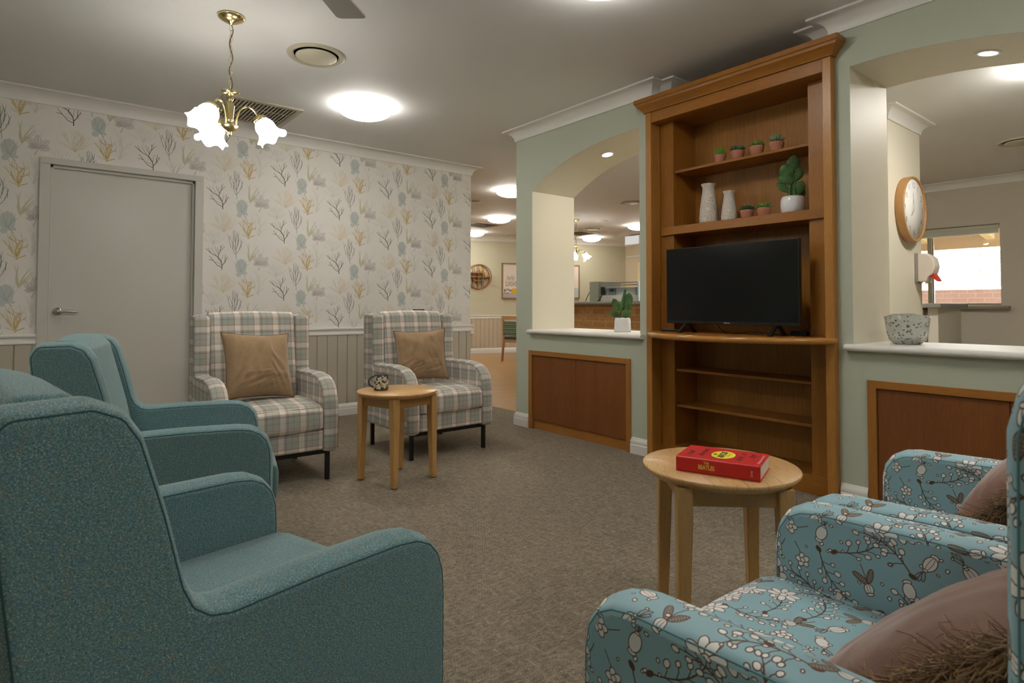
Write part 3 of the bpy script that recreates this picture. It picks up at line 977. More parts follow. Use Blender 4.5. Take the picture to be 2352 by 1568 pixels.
# kitchen wall with its window
WX = 9.06; wy0, wy1, wz0, wz1 = 1.90, 3.55, 1.075, 2.06
kw = MB(); kw.box(WX, WX + .14, -2.5, wy0, 0, CH); kw.box(WX, WX + .14, wy1, 5.0, 0, CH); kw.box(WX, WX + .14, wy0, wy1, 0, wz0); kw.box(WX, WX + .14, wy0, wy1, wz1, CH)
structure(kw.build('wall_kitchen', M_kitchen), 'grey beige kitchen wall around the window')
mb = MB(); sweep([(WX, 5.0), (WX, -2.5)], cove, CH, -1, 0, mb); structure(mb.build('trim_13', M_trim), 'white coved cornice on the kitchen window wall')
M_alu = plain('bronze_aluminium', (158, 150, 126), .4, .5, .2)
wf = MB()
wf.box(WX + .06, WX + .11, wy0, wy0 + .010, wz0, wz1)
wf.box(WX + .06, WX + .11, wy0, wy1, wz0, wz0 + .02); wf.box(WX + .06, WX + .11, wy0, wy1, wz1 - .025, wz1); wf.box(WX + .06, WX + .11, wy1 - .03, wy1, wz0, wz1)
wf.box(WX + .045, WX + .115, 2.615, 2.66, wz0, wz1); wf.box(WX + .07, WX + .1, 2.60, 2.615, wz0, wz1)
w1 = structure(wf.build('window_1', M_alu), 'kitchen window looking out to the patio')
t = NT('window_glass')
tr = t.n('ShaderNodeBsdfTransparent', Color=(.97, .98, .97, 1)); gl = t.n('ShaderNodeBsdfGlossy', Roughness=.02)
mx = t.n('ShaderNodeMixShader'); mx.inputs[0].default_value = .06
t.t.links.new(tr.outputs[0], mx.inputs[1]); t.t.links.new(gl.outputs[0], mx.inputs[2]); t.t.links.new(mx.outputs[0], t.out.inputs[0])
MB().box(WX + .083, WX + .087, wy0 + .010, 2.60, wz0 + .02, wz1 - .025).build('window_pane', t.m, w1)
MB().box(WX + .083, WX + .087, 2.66, wy1 - .03, wz0 + .02, wz1 - .025).build('window_pane', t.m, w1)
sl = MB(); sl.prism(fillet([(WX - .10, 1.022), (WX + .06, 1.022), (WX + .06, 1.062), (WX - .10, 1.062)], [.019, 0, 0, .019], 4), 1, wy0 - .09, wy1 + .09, 0, True)
structure(sl.build('trim_14', plain('grey_sill', (168, 160, 150), .45)), 'grey rounded sill under the kitchen window')

# pier carrying the clock
pr = MB().box(5.235, 5.960, 1.786, 1.83, 0, CH); structure(pr.build('wall_pier', M_cream), 'cream wall end beyond the right arched opening')
mb = MB(); sweep([(5.235, 1.83), (5.235, 1.786), (5.960, 1.786), (5.960, 1.83)], cove, CH, -1, 0, mb); structure(mb.build('trim_15', M_trim), 'coved cornice on the cream pier')
# ------------------------------------------------------------------ upholstered chairs
def profile_slant():
    y = -.0575
    p = [(-.215, .105), (-.303, .885), (-.285, .918), (-.198, .920), (-.165, .904), (-.144, .871), (-.113, .765), (-.088, .660), (-.073, .627), (-.049, .607), (-.018, .600), (.13, .603), (.30, .600), (.345, .594), (.378, .578), (.400, .552), (.412, .515), (.415, .47), (.414, .105)]
    return [(a + y, b) for a, b in fillet(p, [.02, .03, .02] + [.02] * 14 + [0.0, .02], 4)]


def profile_upright():
    p = [(-.30, .105), (-.345, .935), (-.315, 1.0), (-.235, 1.0), (-.205, .99), (-.184, .968), (-.175, .93), (-.172, .68), (-.162, .635), (-.14, .612), (-.105, .602), (.06, .604), (.27, .600), (.305, .594), (.333, .578), (.350, .552), (.357, .515), (.358, .46), (.356, .105)]
    return fillet(p, [.02, .05, .03] + [.015] * 14 + [0.0, .02], 4)


def profile_plaid():
    p = [(-.355, .185), (-.355, .985), (-.20, .985), (-.185, .64), (-.175, .622), (-.15, .618), (.10, .625), (.22, .612), (.285, .585), (.325, .545), (.35, .48), (.355, .40), (.355, .185)]
    return fillet(p, [.02, .025, .03, .02, .01, .01, .15, .05, .03, .03, .03, 0, .02], 4)


STYLES = {}
def chair_parts(style):
    """meshes of one chair, shared by its copies; local frame: x right, y forward"""
    if style in STYLES: return STYLES[style]
    if style == 'plaid': prof, Wd, th, fab, pipe = profile_plaid(), .707, .092, F_plaid, F_plaidpipe
    elif style == 'teal': prof, Wd, th, fab, pipe = profile_slant(), .735, .092, F_teal, F_tealpipe
    else: prof, Wd, th, fab, pipe = profile_upright(), .735, .092, F_floral, F_floralpipe
    h = Wd / 2; iw = h - th
    prof = grow(prof, .007)
    parts = []
    tmp = []
    for sx in (1, -1):
        a, b = (iw, h) if sx > 0 else (-h, -iw)
        mb = MB().rounded(prof, a, b, .016, 4, .006)
        o = mb.build('side_panel', fab, world=False); pp = MB()
        n = len(prof)
        for x in (a + .0025, b - .0025):
            ring = []
            for i in range(n):
                e1 = (Vector(prof[i]) - Vector(prof[i - 1])).normalized(); e2 = (Vector(prof[(i + 1) % n]) - Vector(prof[i])).normalized()
                q = Vector((e1.y + e2.y, -e1.x - e2.x)).normalized()
                ring.append((x, prof[i][0] - q.x * .0080, prof[i][1] - q.y * .0080))
            pp.tube(ring, .0014, 6, closed=True)
        parts.append((o, [pp.build('piping', pipe, world=False)]))
    if style == 'plaid':
        # backrest between the wings, seat cushion, front rail
        bp = fillet([(-.35, .20), (-.35, 1.008), (-.27, 1.012), (-.225, .99), (-.135, .44), (-.135, .20)], [.01, .02, .03, .03, .02, .01], 4)
        parts.append((MB().rounded(bp, -iw + .001, iw - .001, .012, 3, .008).build('backrest', fab, world=False), []))
        sp = fillet([(-.14, .312), (-.14, .462), (.05, .478), (.33, .455), (.362, .425), (.366, .335), (.355, .314)], [.01, .03, .05, .03, .03, .02, .01], 4)
        so = MB().rounded(sp, -iw + .002, iw - .002, .014, 4, .010).build('seat_cushion', fab, world=False)
        pp = MB()
        for z in (.317, .446):
            pp.tube([(-iw + .008, .358 if z < .4 else .352, z), (iw - .008, .358 if z < .4 else .352, z)], .0018, 6)
        parts.append((so, [pp.build('piping', pipe, world=False)]))
        rp = fillet([(-.33, .19), (-.33, .308), (.345, .308), (.352, .30), (.352, .20), (.345, .19)], .006, 3)
        parts.append((MB().rounded(rp, -iw + .001, iw - .001, .008, 2, 0).build('seat_base', fab, world=False), []))
        for y in (.31, -.30):
            f = MB()
            f.box(-.3135, .3135, y - .0125, y + .0125, .160, .1845)
            f.box(-.3135, -.2885, y - .0125, y + .0125, 0, .160); f.box(.2885, .3135, y - .0125, y + .0125, 0, .160)
            for s in (-1, 1): f.box(s * .301 - .0125, s * .301 + .0125, y + (-.08 if y > 0 else .0125), y + (-.0125 if y > 0 else .08), .170, .1845)
            parts.append((f.build('leg_frame', M_black, world=False, bevel=.002), []))
    else:
        up = style != 'teal'
        yb = -.035 if up else 0.0
        if up: bp = fillet([(-.31, .16), (-.34, .985), (-.30, 1.005), (-.25, 1.0), (-.215, .96), (-.155, .62), (-.12, .42), (-.12, .16)], [.01, .03, .03, .03, .03, .05, .02, .01], 4)
        else: bp = fillet([(-.285, .16), (-.345, .90), (-.315, .935), (-.255, .932), (-.222, .90), (-.16, .66), (-.115, .44), (-.115, .16)], [.01, .03, .03, .03, .03, .05, .02, .01], 4)
        parts.append((MB().rounded(bp, -iw + .001, iw - .001, .016, 4, .012).build('backrest', fab, world=False), []))
        fr = .400
        sp = fillet([(-.12, .30), (-.12, .424), (.06, .444), (fr - .05, .444), (fr - .006, .430), (fr, .40), (fr - .004, .318), (fr - .018, .30)], [.01, .03, .05, .03, .03, .02, .02, .01], 4)
        pp = MB()
        for z, q in ((.308, fr - .012),): pp.tube([(-iw + .01, q, z), (iw - .01, q, z)], .0022, 6)
        parts.append((MB().rounded(sp, -iw + .0015, iw - .0015, .014, 4, .008).build('seat_cushion', fab, world=False), [pp.build('piping', pipe, world=False)]))
        rp = fillet([(-.25, .12), (-.25, .298), (.345, .298), (.35, .29), (.35, .13), (.34, .12)], .006, 3)
        parts.append((MB().rounded(rp, -iw + .001, iw - .001, .008, 2, 0).build('seat_base', fab, world=False), []))
        for x in (-1, 1):
            for y in (-.22, .29):
                l = MB().prism([(x * .30 - .024, y - .024), (x * .30 + .024, y - .024), (x * .30 + .024, y + .024), (x * .30 - .024, y + .024)], 2, 0, .11)
                parts.append((l.build('leg', W_darkfoot, world=False, bevel=.003), []))
    STYLES[style] = [parts, 0]
    return STYLES[style]


def place_chair(style, name, loc, rotz, label, group):
    t = thing(name, label, 'armchair', loc, rotz, group)
    rec = chair_parts(style)
    for o, subs in rec[0]:
        if rec[1] == 0:
            o.parent = t
            for q in subs: q.parent = o
        else:
            c = o.copy(); COL.objects.link(c); c.parent = t
            for q in subs:
                d = q.copy(); COL.objects.link(d); d.parent = c
    rec[1] += 1
    return t


R = math.radians
place_chair('teal', 'teal_armchair', (.235, 1.327, 0), R(-77.8), 'teal tweed wingback armchair nearest the camera at the lower left', 'teal wingback armchairs')
place_chair('teal', 'teal_armchair', (.423, 2.740, 0), R(-101.5), 'teal tweed wingback armchair in front of the beige door', 'teal wingback armchairs')
place_chair('plaid', 'plaid_armchair', (1.124, 3.880, 0), R(178.6), 'plaid wing armchair beside the beige door, with a wide tan cushion', 'plaid wing armchairs')
place_chair('plaid', 'plaid_armchair', (2.336, 3.932, 0), R(179.5), 'plaid wing armchair behind the small table with the mug', 'plaid wing armchairs')
place_chair('floral', 'floral_armchair', (1.065, .326, 0), R(1.9), 'blue floral armchair nearest the camera at the lower right', 'blue floral armchairs')
place_chair('floral', 'floral_armchair', (1.822, .354, 0), R(4.3), 'blue floral armchair farther back, in front of the right timber cupboard', 'blue floral armchairs')


# ------------------------------------------------------------------ cushions
def cushion(name, label, mats, c, size, thick, rot, group, corner=.05, seed=1, fringe=False, wr=.012):
    """pillow: local x right, z up, y normal; rot = (pitch, roll, yaw)"""
    t = bpy.data.objects.new(name, None)
    N = 60; mb = MB(); h = size / 2; hv = size / 2
    V = {}
    def pos(u, v, s):
        x = h * u * (1 - corner * 1.6 * (1 - v * v) * 1.0); z = hv * v * (1 - corner * 1.6 * (1 - u * u))
        e = max(0, (1 - abs(u) ** 2.6)) * max(0, (1 - abs(v) ** 2.6))
        y = s * thick * e ** .55
        if wr and e > .02:
            q = noise.noise(Vector((u * 1.4 + seed * 7, v * 1.4, s * 3.0)))
            d1 = u * .92 - (v - 1) * .38 * (1 if u < .25 else -1.0) + q * .22
            r1 = 1 - abs(noise.noise(Vector((d1 * 4.6 + seed * 3, v * .55 + seed, s)))) * 2.6
            r2 = noise.noise(Vector((u * 2.3 + seed, v * 2.0, s * 2)))
            r3 = 1 - abs(noise.noise(Vector((u * 1.1 + seed, v * 6.5 - u * 2, s * 5)))) * 3.0
            fold = max(-.4, r1) * .55 * (.35 + .65 * max(0, .5 + r2)) + r2 * .5 + (max(0, r3) * .3 if v < -.3 else 0)
            y += s * wr * fold * min(1, e * 2.0)
        return (x, y, z)
    v = []; f = []; uv = []
    idx = {}
    for s in (1, -1):
        for i in range(N + 1):
            for j in range(N + 1):
                u = -1 + 2 * i / N; w = -1 + 2 * j / N
                if s == -1 and (i in (0, N) or j in (0, N)): idx[(s, i, j)] = idx[(1, i, j)]; continue
                idx[(s, i, j)] = len(v); v.append(pos(u, w, s))
        for i in range(N):
            for j in range(N):
                q = [idx[(s, i, j)], idx[(s, i + 1, j)], idx[(s, i + 1, j + 1)], idx[(s, i, j + 1)]]
                f.append(tuple(q if s == -1 else q[::-1]))
    mb.add(v, f, 0, True)
    tt = thing(name, label, 'cushion', c, 0, group)
    tt.rotation_mode = 'XYZ'; tt.rotation_euler = rot
    bpy.data.objects.remove(t)
    mb.build('cushion_body', mats[0], tt, world=False)
    per = [(-1 + 2 * i / N, -1) for i in range(N)] + [(1, -1 + 2 * i / N) for i in range(N)] + [(1 - 2 * i / N, 1) for i in range(N)] + [(-1, 1 - 2 * i / N) for i in range(N)]
    ring = [pos(a, b, 1) for a, b in per]
    if not fringe:
        MB().tube(ring, .0042, 8, closed=True).build('piping', mats[1], tt, world=False)
    else:
        fm = MB(); rng = random.Random(seed); n = len(ring)
        for k in range(2800):
            q = rng.random() * n; i = int(q) % n; g = q - int(q)
            p = Vector(ring[i]).lerp(Vector(ring[(i + 1) % n]), g)
            out = Vector((per[i][0] if abs(per[i][0]) > .999 else 0, 0, per[i][1] if abs(per[i][1]) > .999 else 0))
            d = (out + Vector((rng.uniform(-.5, .5), rng.uniform(-.7, .9), rng.uniform(-.5, .5)))).normalized()
            l = rng.uniform(.022, .055)
            m1 = p + d * l * .5 + Vector((rng.uniform(-.004, .004), rng.uniform(-.004, .006), -.002)); m2 = m1 + (d + Vector((rng.uniform(-.7, .7), rng.uniform(-.6, .6), -.5))).normalized() * l * .5
            m3 = m2 + Vector((rng.uniform(-1, 1), rng.uniform(-1, 1), rng.uniform(-1, .4))).normalized() * l * .28
            fm.tube([p, m1, m2, m3], [.0012, .0011, .0009, .0005], 3, caps=False)
        o = fm.build('fringe', mats[1], tt, world=False); o['kind'] = 'stuff'; o['label'] = 'frayed brown thread fringe'
    return tt


cushion('tan_cushion', 'tan velvet cushion on the plaid armchair next to the beige door', [F_tan, F_tanpipe], (1.085, 3.835, .690), .415, .085, (R(-20), R(3), R(6)), 'tan cushions', corner=.06, seed=2, wr=.020)
cushion('tan_cushion', 'tan velvet cushion with upright corners on the plaid armchair behind the mug', [F_tan, F_tanpipe], (2.268, 3.905, .690), .385, .08, (R(-16), R(-3), R(-26)), 'tan cushions', corner=.062, seed=5, wr=.020)
cushion('brown_cushion', 'brown fringed cushion in the floral armchair nearest the camera', [F_brown, F_fringe], (1.055, .270, .562), .43, .068, (R(48), R(0), R(-9)), 'brown fringed cushions', corner=.0, seed=3, fringe=True, wr=.006)
cushion('brown_cushion', 'brown fringed cushion in the farther floral armchair', [F_brown, F_fringe], (1.865, .285, .655), .43, .085, (R(45), R(0), R(-6)), 'brown fringed cushions', corner=.0, seed=4, fringe=True, wr=.006)


# ------------------------------------------------------------------ round side tables
def side_table(loc, rotz, label):
    t = thing('side_table', label, 'side table', loc, rotz, 'round timber side tables')
    mb = MB(); mb.lathe([(0, .512), (.222, .512), (.240, .526), (.243, .532), (.243, .537), (.240, .540), (0, .540)], 72)
    mb.build('table_top', W_top, t, world=False)
    a = .148
    for k in range(4):
        m = Matrix.Rotation(k * PI / 2, 4, 'Z')
        ap = MB(); ap.mtx = m
        ap.prism([(-a + .022, .452), (a - .022, .452), (a - .022, .512), (-a + .022, .512)], 1, a - .018, a + .004)
        ap.build('apron', W_apron, t, world=False, bevel=.0015)
        lg = MB(); lg.mtx = m
        w0, w1 = .046, .033; c0, c1 = a, a + .006
        def q(c, w, z): return [(c + w / 2, c - w / 2, z), (c + w / 2, c + w / 2, z), (c - w / 2, c + w / 2, z), (c - w / 2, c - w / 2, z)]
        v = q(c1, w1, .004) + q(c0, w0, .43) + q(c0, w0, .512)
        fs = [(3, 2, 1, 0), (8, 9, 10, 11)] + [(b + i, b + (i + 1) % 4, b + 4 + (i + 1) % 4, b + 4 + i) for b in (0, 4) for i in range(4)]
        lg.add(v, fs)
        lo = lg.build('leg', W_leg, t, world=False, bevel=.004)
        ft = MB(); ft.mtx = m; ft.lathe([(0, 0), (.012, 0), (.012, .005), (0, .005)], 14, (c1, c1, 0)); ft.build('foot_pad', M_black, lo, world=False)
    return t


side_table((1.756, 3.306, 0), R(12.6), 'round timber side table with a mug on it, between the plaid armchairs')
side_table((1.745, 1.097, 0), R(48), 'round timber side table with a red book, by the floral armchairs')

# mug
mg = thing('mug', 'dark grey mug with white flowers on the farther side table', 'mug', (1.668, 3.352, .540))
mb = MB(); mb.lathe([(0, 0), (.041, 0), (.044, .004), (.044, .096), (.042, .100), (.039, .098), (.038, .012), (0, .010)], 40)
M_mug = plain('charcoal_glaze', (66, 68, 64), .35, .5)
M_mugfl = plain('cream_flower_glaze', (220, 212, 190), .4, .4); M_mugc = plain('flower_eye_glaze', (120, 116, 90), .5)
body = mb.build('mug_body', M_mug, mg, world=False)
hd = MB(); ax = Vector((-.78, .63, 0)).normalized()
hd.tube([tuple(ax * (.042 + .034 * math.sin(t) * 1.0) + Vector((0, 0, .050 + .032 * math.cos(t)))) for t in [PI * i / 12 for i in range(13)]], [.0055] * 13, 8)
hd.build('handle', M_mug, mg, world=False)
fl = MB(); rng = random.Random(4)
def on_mug(a, z, r=.0445): return (r * math.cos(a), r * math.sin(a), z)
va = math.atan2(-3.352, -1.668)
for (du, z, rr) in ((-.15, .068, .020), (.55, .072, .017), (.50, .032, .020), (-.35, .026, .020), (-.62, .052, .012), (.1, .045, .010), (-1.0, .07, .016), (-1.1, .03, .018), (1.1, .05, .018), (1.7, .07, .018), (1.75, .03, .018), (2.5, .05, .019), (-.75, .085, .008), (.22, .088, .007)):
    n = 18; c = va + du
    pts = []
    for k in range(n):
        t = 2 * PI * k / n; q = rr * (.80 + .20 * math.cos(5 * t + du * 3))
        pts.append(on_mug(c + q * math.cos(t) / .0445, z + q * math.sin(t)))
    cc = on_mug(c, z, .0449)
    fl.add([cc] + pts, [(0, k + 1, (k + 1) % n + 1) for k in range(n)], 0)
    for k in range(6):
        t = 2 * PI * k / 6 + du; p1 = on_mug(c + rr * .2 * math.cos(t) / .0445, z + rr * .2 * math.sin(t), .0453); q = .0016
        p2 = on_mug(c + rr * .48 * math.cos(t) / .0445, z + rr * .48 * math.sin(t), .0453); tv = Vector((-math.sin(c), math.cos(c), 0)) * q * -math.sin(t) + Vector((0, 0, q * math.cos(t)))
        fl.add([tuple(Vector(p1) - tv * .5), tuple(Vector(p2) - tv * .5), tuple(Vector(p2) + tv * .5), tuple(Vector(p1) + tv * .5)], [(0, 1, 2, 3)], 1)
fl.build('flower_decoration', [M_mugfl, M_mugc], mg, world=False)

# book
bk0 = Vector((1.602, 1.140)); ang = math.atan2(.898 - 1.137, 1.640 - 1.5735)
ang = math.atan2(-.236, .083)
bk = thing('hardback_book', 'thick red hardback book lying on the nearer side table', 'book', (1.5735, 1.140, .540), ang)
# local: x along the spine (left end of the spine at origin), y from spine to fore edge
L, D, H = .246, .172, .046
M_red = plain('red_jacket', (206, 42, 40), .38, .45, 0, .03); M_yel = plain('yellow_ink', (238, 222, 60), .5); M_ink = plain('black_ink', (22, 20, 22), .5)
M_spiney = plain('spine_yellow_ink', (240, 208, 80), .5); M_dkred = plain('dark_red_ink', (140, 26, 32), .5); M_wht = plain('white_ink', (232, 214, 208), .5)
cv = MB(); cv.prism(fillet([(0, 0), (D, 0), (D, .0032), (.006, .0032), (.006, H - .0032), (D, H - .0032), (D, H), (0, H)], [.006, 0, 0, 0, 0, 0, 0, .006], 4), 0, 0, L)
jac = cv.build('jacket', M_red, bk, world=False)
pg = MB(); pg.box(.003, L - .003, .006, D - .004, .0034, H - .0034)
t = NT('page_block'); wv = t.noise(t.coord('Object', (1, 1, 700)), 3, 1); t.bsdf(t.mix(wv, lin(236, 230, 214), lin(204, 196, 178)), .9, .1)
pg.build('page_block', t.m, bk, world=False)
tx = MB()
E1 = .00025
# spine lettering (facing local -y)
put_text(tx, 'BEATLES', .0185, (.092, -E1, .0205), (1, 0, 0), (0, 0, 1), 0, .70, offset=.0006)
put_text(tx, 'THE', .011, (.092, -E1, .0338), (1, 0, 0), (0, 0, 1), 0, .8, offset=.0004)
put_text(tx, 'SERIES', .0072, (.092, -E1, .0080), (1, 0, 0), (0, 0, 1), 1, .9, space=1.5)
tx.build('spine_lettering', [M_spiney, M_dkred, M_wht, M_yel, M_ink], bk, world=False); tx = MB()
el = arcpts(0, 0, .0165, .0125, 0, 360, 28)
stroke(tx, [(a + .141, b + .019) for a, b in el], .0006, (0, -E1, 0), (1, 0, 0), (0, 0, 1), 1)
put_text(tx, 'HUNTER', .0060, (.141, -E1, .0225), (1, 0, 0), (0, 0, 1), 1); put_text(tx, 'DAVIES', .0060, (.141, -E1, .0155), (1, 0, 0), (0, 0, 1), 1)
tx.build('author_badge', [M_spiney, M_dkred, M_wht, M_yel, M_ink], bk, world=False); tx = MB()
put_text(tx, 'EBURY', .0080, (.222, -E1, .021), (0, 0, -1), (1, 0, 0), 2, .8)
tx.build('spine_lettering', [M_spiney, M_dkred, M_wht, M_yel, M_ink], bk, world=False); tx = MB()
# front cover: reading direction runs from the spine to the fore edge
ex, ey = (0, 1, 0), (-1, 0, 0); zt = H + E1
elo = arcpts(0, 0, .052, .036, 0, 360, 40)
def C(a, b): return (.124 - b, .086 + a, zt)
tx.add([C(a, b) for a, b in elo[:-1]], [tuple(range(40))], 3)
stroke(tx, [(.086 + a, .124 - b) for a, b in elo], .0012, (0, 0, zt + .0002), (0, 1, 0), (1, 0, 0), 1)
zt2 = zt + .0003
put_text(tx, 'BEATLES', .0245, (.122, .086, zt2), ex, ey, 4, .82, .35, offset=.0009); put_text(tx, 'THE', .0125, (.101, .080, zt2), ex, ey, 4, .9, .35, offset=.0004)
put_text(tx, 'SERIES', .0095, (.142, .090, zt2), ex, ey, 1, .9, .2, space=1.6)
for txt, a, b, sz in (('I read', .060, .028, .030), ('the news', .090, .062, .030), ('today , oh', .086, .176, .030), ('boy', .112, .205, .032)):
    put_text(tx, txt, sz, (b, a, zt), ex, ey, 4, .9, .55, offset=.0003)
put_text(tx, 'THE NUMBER ONE BEST SELLER', .0088, (.236, .086, zt), ex, ey, 2, .9)
tx.build('cover_lettering', [M_spiney, M_dkred, M_wht, M_yel, M_ink], bk, world=False)
# ------------------------------------------------------------------ bookcase
bc = thing('bookcase', 'tall honey timber bookcase with a bowed shelf, built into the sage wall', 'bookcase', (S, 2.03, 0))
Y0, Y1 = 1.405, 2.655; XF = 3.335
for y0, y1 in ((Y1 - .047, Y1), (Y0, Y0 + .047)):
    MB().box(XF, 3.44, y0, y1, 0, 2.41).build('side_trim', W_case_edge, bc, bevel=.003)
MB().box(XF + .004, 3.44, Y0 + .047, Y1 - .047, 2.332, 2.41).build('header', W_case_y, bc, bevel=.002)
crown = [(0, 0), (.010, 0), (.014, .012), (.022, .020), (.030, .034), (.046, .046), (.050, .060), (.058, .066), (.058, .092), (0, .092)]
cm = MB(); sweep([(S - .004, Y1), (XF, Y1), (XF, Y0), (S - .004, Y0)], crown, 2.405, -1, 0, cm); cm.box(XF, 3.70, Y0 + .002, Y1 - .002, 2.41, 2.495)
cm.build('crown_moulding', W_case_y, bc)
SX = 3.44
for y0, y1 in ((2.498, 2.608), (1.452, 1.578)):
    MB().box(SX, SX + .022, y0, y1, .0, 2.333).build('stile', W_case, bc, bevel=.0015)
for y0, y1 in ((2.498, 2.518), (1.558, 1.578)):
    MB().box(SX + .022, 3.72, y0, y1, .0, 2.36).build('side_board', W_case, bc)
t = NT('case_back_veneer')
v = t.coord('Object'); sx = t.n('ShaderNodeSeparateXYZ', Vector=v)
idx = t.math('FLOOR', t.math('MULTIPLY', sx.outputs[1], 6.2)); wn_ = t.n('ShaderNodeTexWhiteNoise', _noise_dimensions='1D', W=idx); wn_.noise_dimensions = '1D'
g = t.noise(t.coord('Object', (22, 26, 1.0)), 7, 4, .6, .3)
col = t.ramp(g, [(.3, lin(150, 100, 40)), (.7, lin(182, 128, 60))]); col = t.mix(t.math('MULTIPLY', wn_.outputs[0], .38), col, lin(120, 70, 26))
t.bsdf(col, .4, .4)
MB().box(3.70, 3.715, 2.498 - .0, 1.578, .0, 2.36).build('back_panel', t.m, bc)
MB().box(SX + .022, 3.70, 1.578, 2.498, 2.345, 2.36).build('top_board', W_case_y, bc)
MB().box(SX - .020, 3.70, 1.462, 2.590, 1.545, 1.603).build('middle_shelf', W_case_y, bc, bevel=.003)
for z in (1.975, .608, .366):
    MB().box(SX + .018, 3.70, 1.579, 2.497, z, z + .017).build('shelf', W_case_y, bc, bevel=.002)
MB().box(SX - .012, 3.70, 1.452, 2.608, .0, .105).build('plinth', W_case_y, bc, bevel=.002)
# bow fronted shelf
yc, hw, sag = 2.02, .625, .345
Rr = (hw * hw + sag * sag) / (2 * sag); xc = XF - sag + Rr; a0 = math.asin(hw / Rr)
arc = [(xc - (Rr - .018) * math.cos(a), yc + (Rr - .018) * math.sin(a)) for a in [-a0 + 2 * a0 * i / 40 for i in range(41)]]
sh = MB(); sh.prism(arc + [(SX - .001, yc + hw - .07), (3.70, yc + hw - .16), (3.70, yc - hw + .17), (SX - .001, yc - hw + .07)], 2, .852, .8835)
sh.build('bow_shelf', W_case_y, bc)
rl = MB(); rl.tube([(x, y, .866) for x, y in arc], .0185, 12); rl.ball((arc[0][0], arc[0][1], .866), .0185, seg=12, ring=8); rl.ball((arc[-1][0], arc[-1][1], .866), .0185, seg=12, ring=8)
rl.build('bow_rail', W_rail, bc)

# ------------------------------------------------------------------ television and its bits
tv = thing('television', 'black flat screen television standing on the bowed shelf of the bookcase', 'television', (3.30, 2.008, .8835))
t = NT('screen_glass'); t.bsdf(lin(9, 10, 13), .16, .5)
MB().box(3.288, 3.318, 1.566, 2.450, .942, 1.432).build('bezel', M_blackplastic, tv, bevel=.003)
MB().box(3.3115, 3.350, 1.70, 2.32, .96, 1.28).build('rear_housing', M_blackplastic, tv, bevel=.008)
MB().box(3.2872, 3.289, 1.572, 2.444, .962, 1.426).build('screen', t.m, tv)
for y in (2.30, 1.70):
    f = MB()
    for sx_ in (-1, 1):
        f.prism([(3.302 + sx_ * .004, .944), (3.302 + sx_ * .020, .944), (3.302 + sx_ * .098, .8865), (3.302 + sx_ * .098, .8838), (3.302 + sx_ * .070, .8838)], 1, y - .010, y + .010)
    f.build('stand_foot', M_blackplastic, tv, bevel=.002)
tx = MB(); put_text(tx, 'Hisense', .0125, (3.2868, 2.008, .9515), (0, -1, 0), (0, 0, 1), 0, 1.0, offset=.0003)
tx.build('badge', plain('silver_badge', (196, 196, 198), .4), tv)
rm = MB(); rm.box(3.355, 3.40, 2.40, 2.545, .8838, .899)
tag(rm.build('remote_control', M_blackplastic, None, (3.377, 2.47, .8838), bevel=.004), 'black remote control lying at the left end of the bowed shelf', 'remote control')
def cable(pts, r=.0022):
    P = [Vector(p) for p in pts]; out = []
    for i in range(len(P) - 1):
        p0 = P[max(i - 1, 0)]; p1 = P[i]; p2 = P[i + 1]; p3 = P[min(i + 2, len(P) - 1)]
        for q in range(6):
            u = q / 6
            out.append(tuple(.5 * ((2 * p1) + (p2 - p0) * u + (2 * p0 - 5 * p1 + 4 * p2 - p3) * u * u + (3 * p1 - p0 - 3 * p2 + p3) * u ** 3)))
    out.append(tuple(P[-1])); return MB().tube(out, r, 8)
zc = .8863
tag(cable([(3.34, 2.12, .965), (3.36, 2.10, .915), (3.37, 2.06, zc), (3.36, 1.98, zc), (3.38, 1.90, .900), (3.40, 1.80, .893), (3.40, 1.70, zc), (3.42, 1.62, zc)]).build('power_cable', M_blackplastic, None, (3.36, 2.0, .8835)), 'black cable looping behind the television on the bowed shelf', 'cable')
tag(cable([(3.44, 1.66, zc), (3.47, 1.60, .93), (3.50, 1.585, .955), (3.52, 1.583, .90), (3.53, 1.60, zc)]).build('power_cable', M_blackplastic, None, (3.50, 1.62, .8835)), 'black cable standing up in an arc at the right end of the bowed shelf', 'cable')
tag(cable([(3.46, 2.00, zc), (3.44, 1.92, zc + .003), (3.46, 1.83, zc), (3.45, 1.74, zc), (3.47, 1.66, zc)], .002).build('aerial_cable', plain('pale_cable', (170, 160, 150), .5), None, (3.45, 1.9, .8835)), 'pale thin cable lying behind the television', 'cable')
pb = MB(); pb.box(3.43, 3.475, 1.60, 1.69, .8838, .912); tag(pb.build('power_adapter', M_blackplastic, None, (3.452, 1.645, .8838), bevel=.003), 'black power adapter at the right end of the bowed shelf', 'adapter')

# ------------------------------------------------------------------ succulents, cacti, vases
G_lime = plain('lime_leaf', (104, 168, 60), .5, .4, 0, .12, 60); G_blue = plain('blue_green_leaf', (74, 104, 84), .55, .4, 0, .15, 60)
G_mid = plain('mid_green_leaf', (108, 142, 58), .55, .4, 0, .15, 60); G_sage = plain('grey_green_leaf', (130, 154, 116), .6, .4, 0, .12, 60)
G_dark = plain('deep_green_leaf', (58, 96, 58), .55, .4, 0, .15, 60)

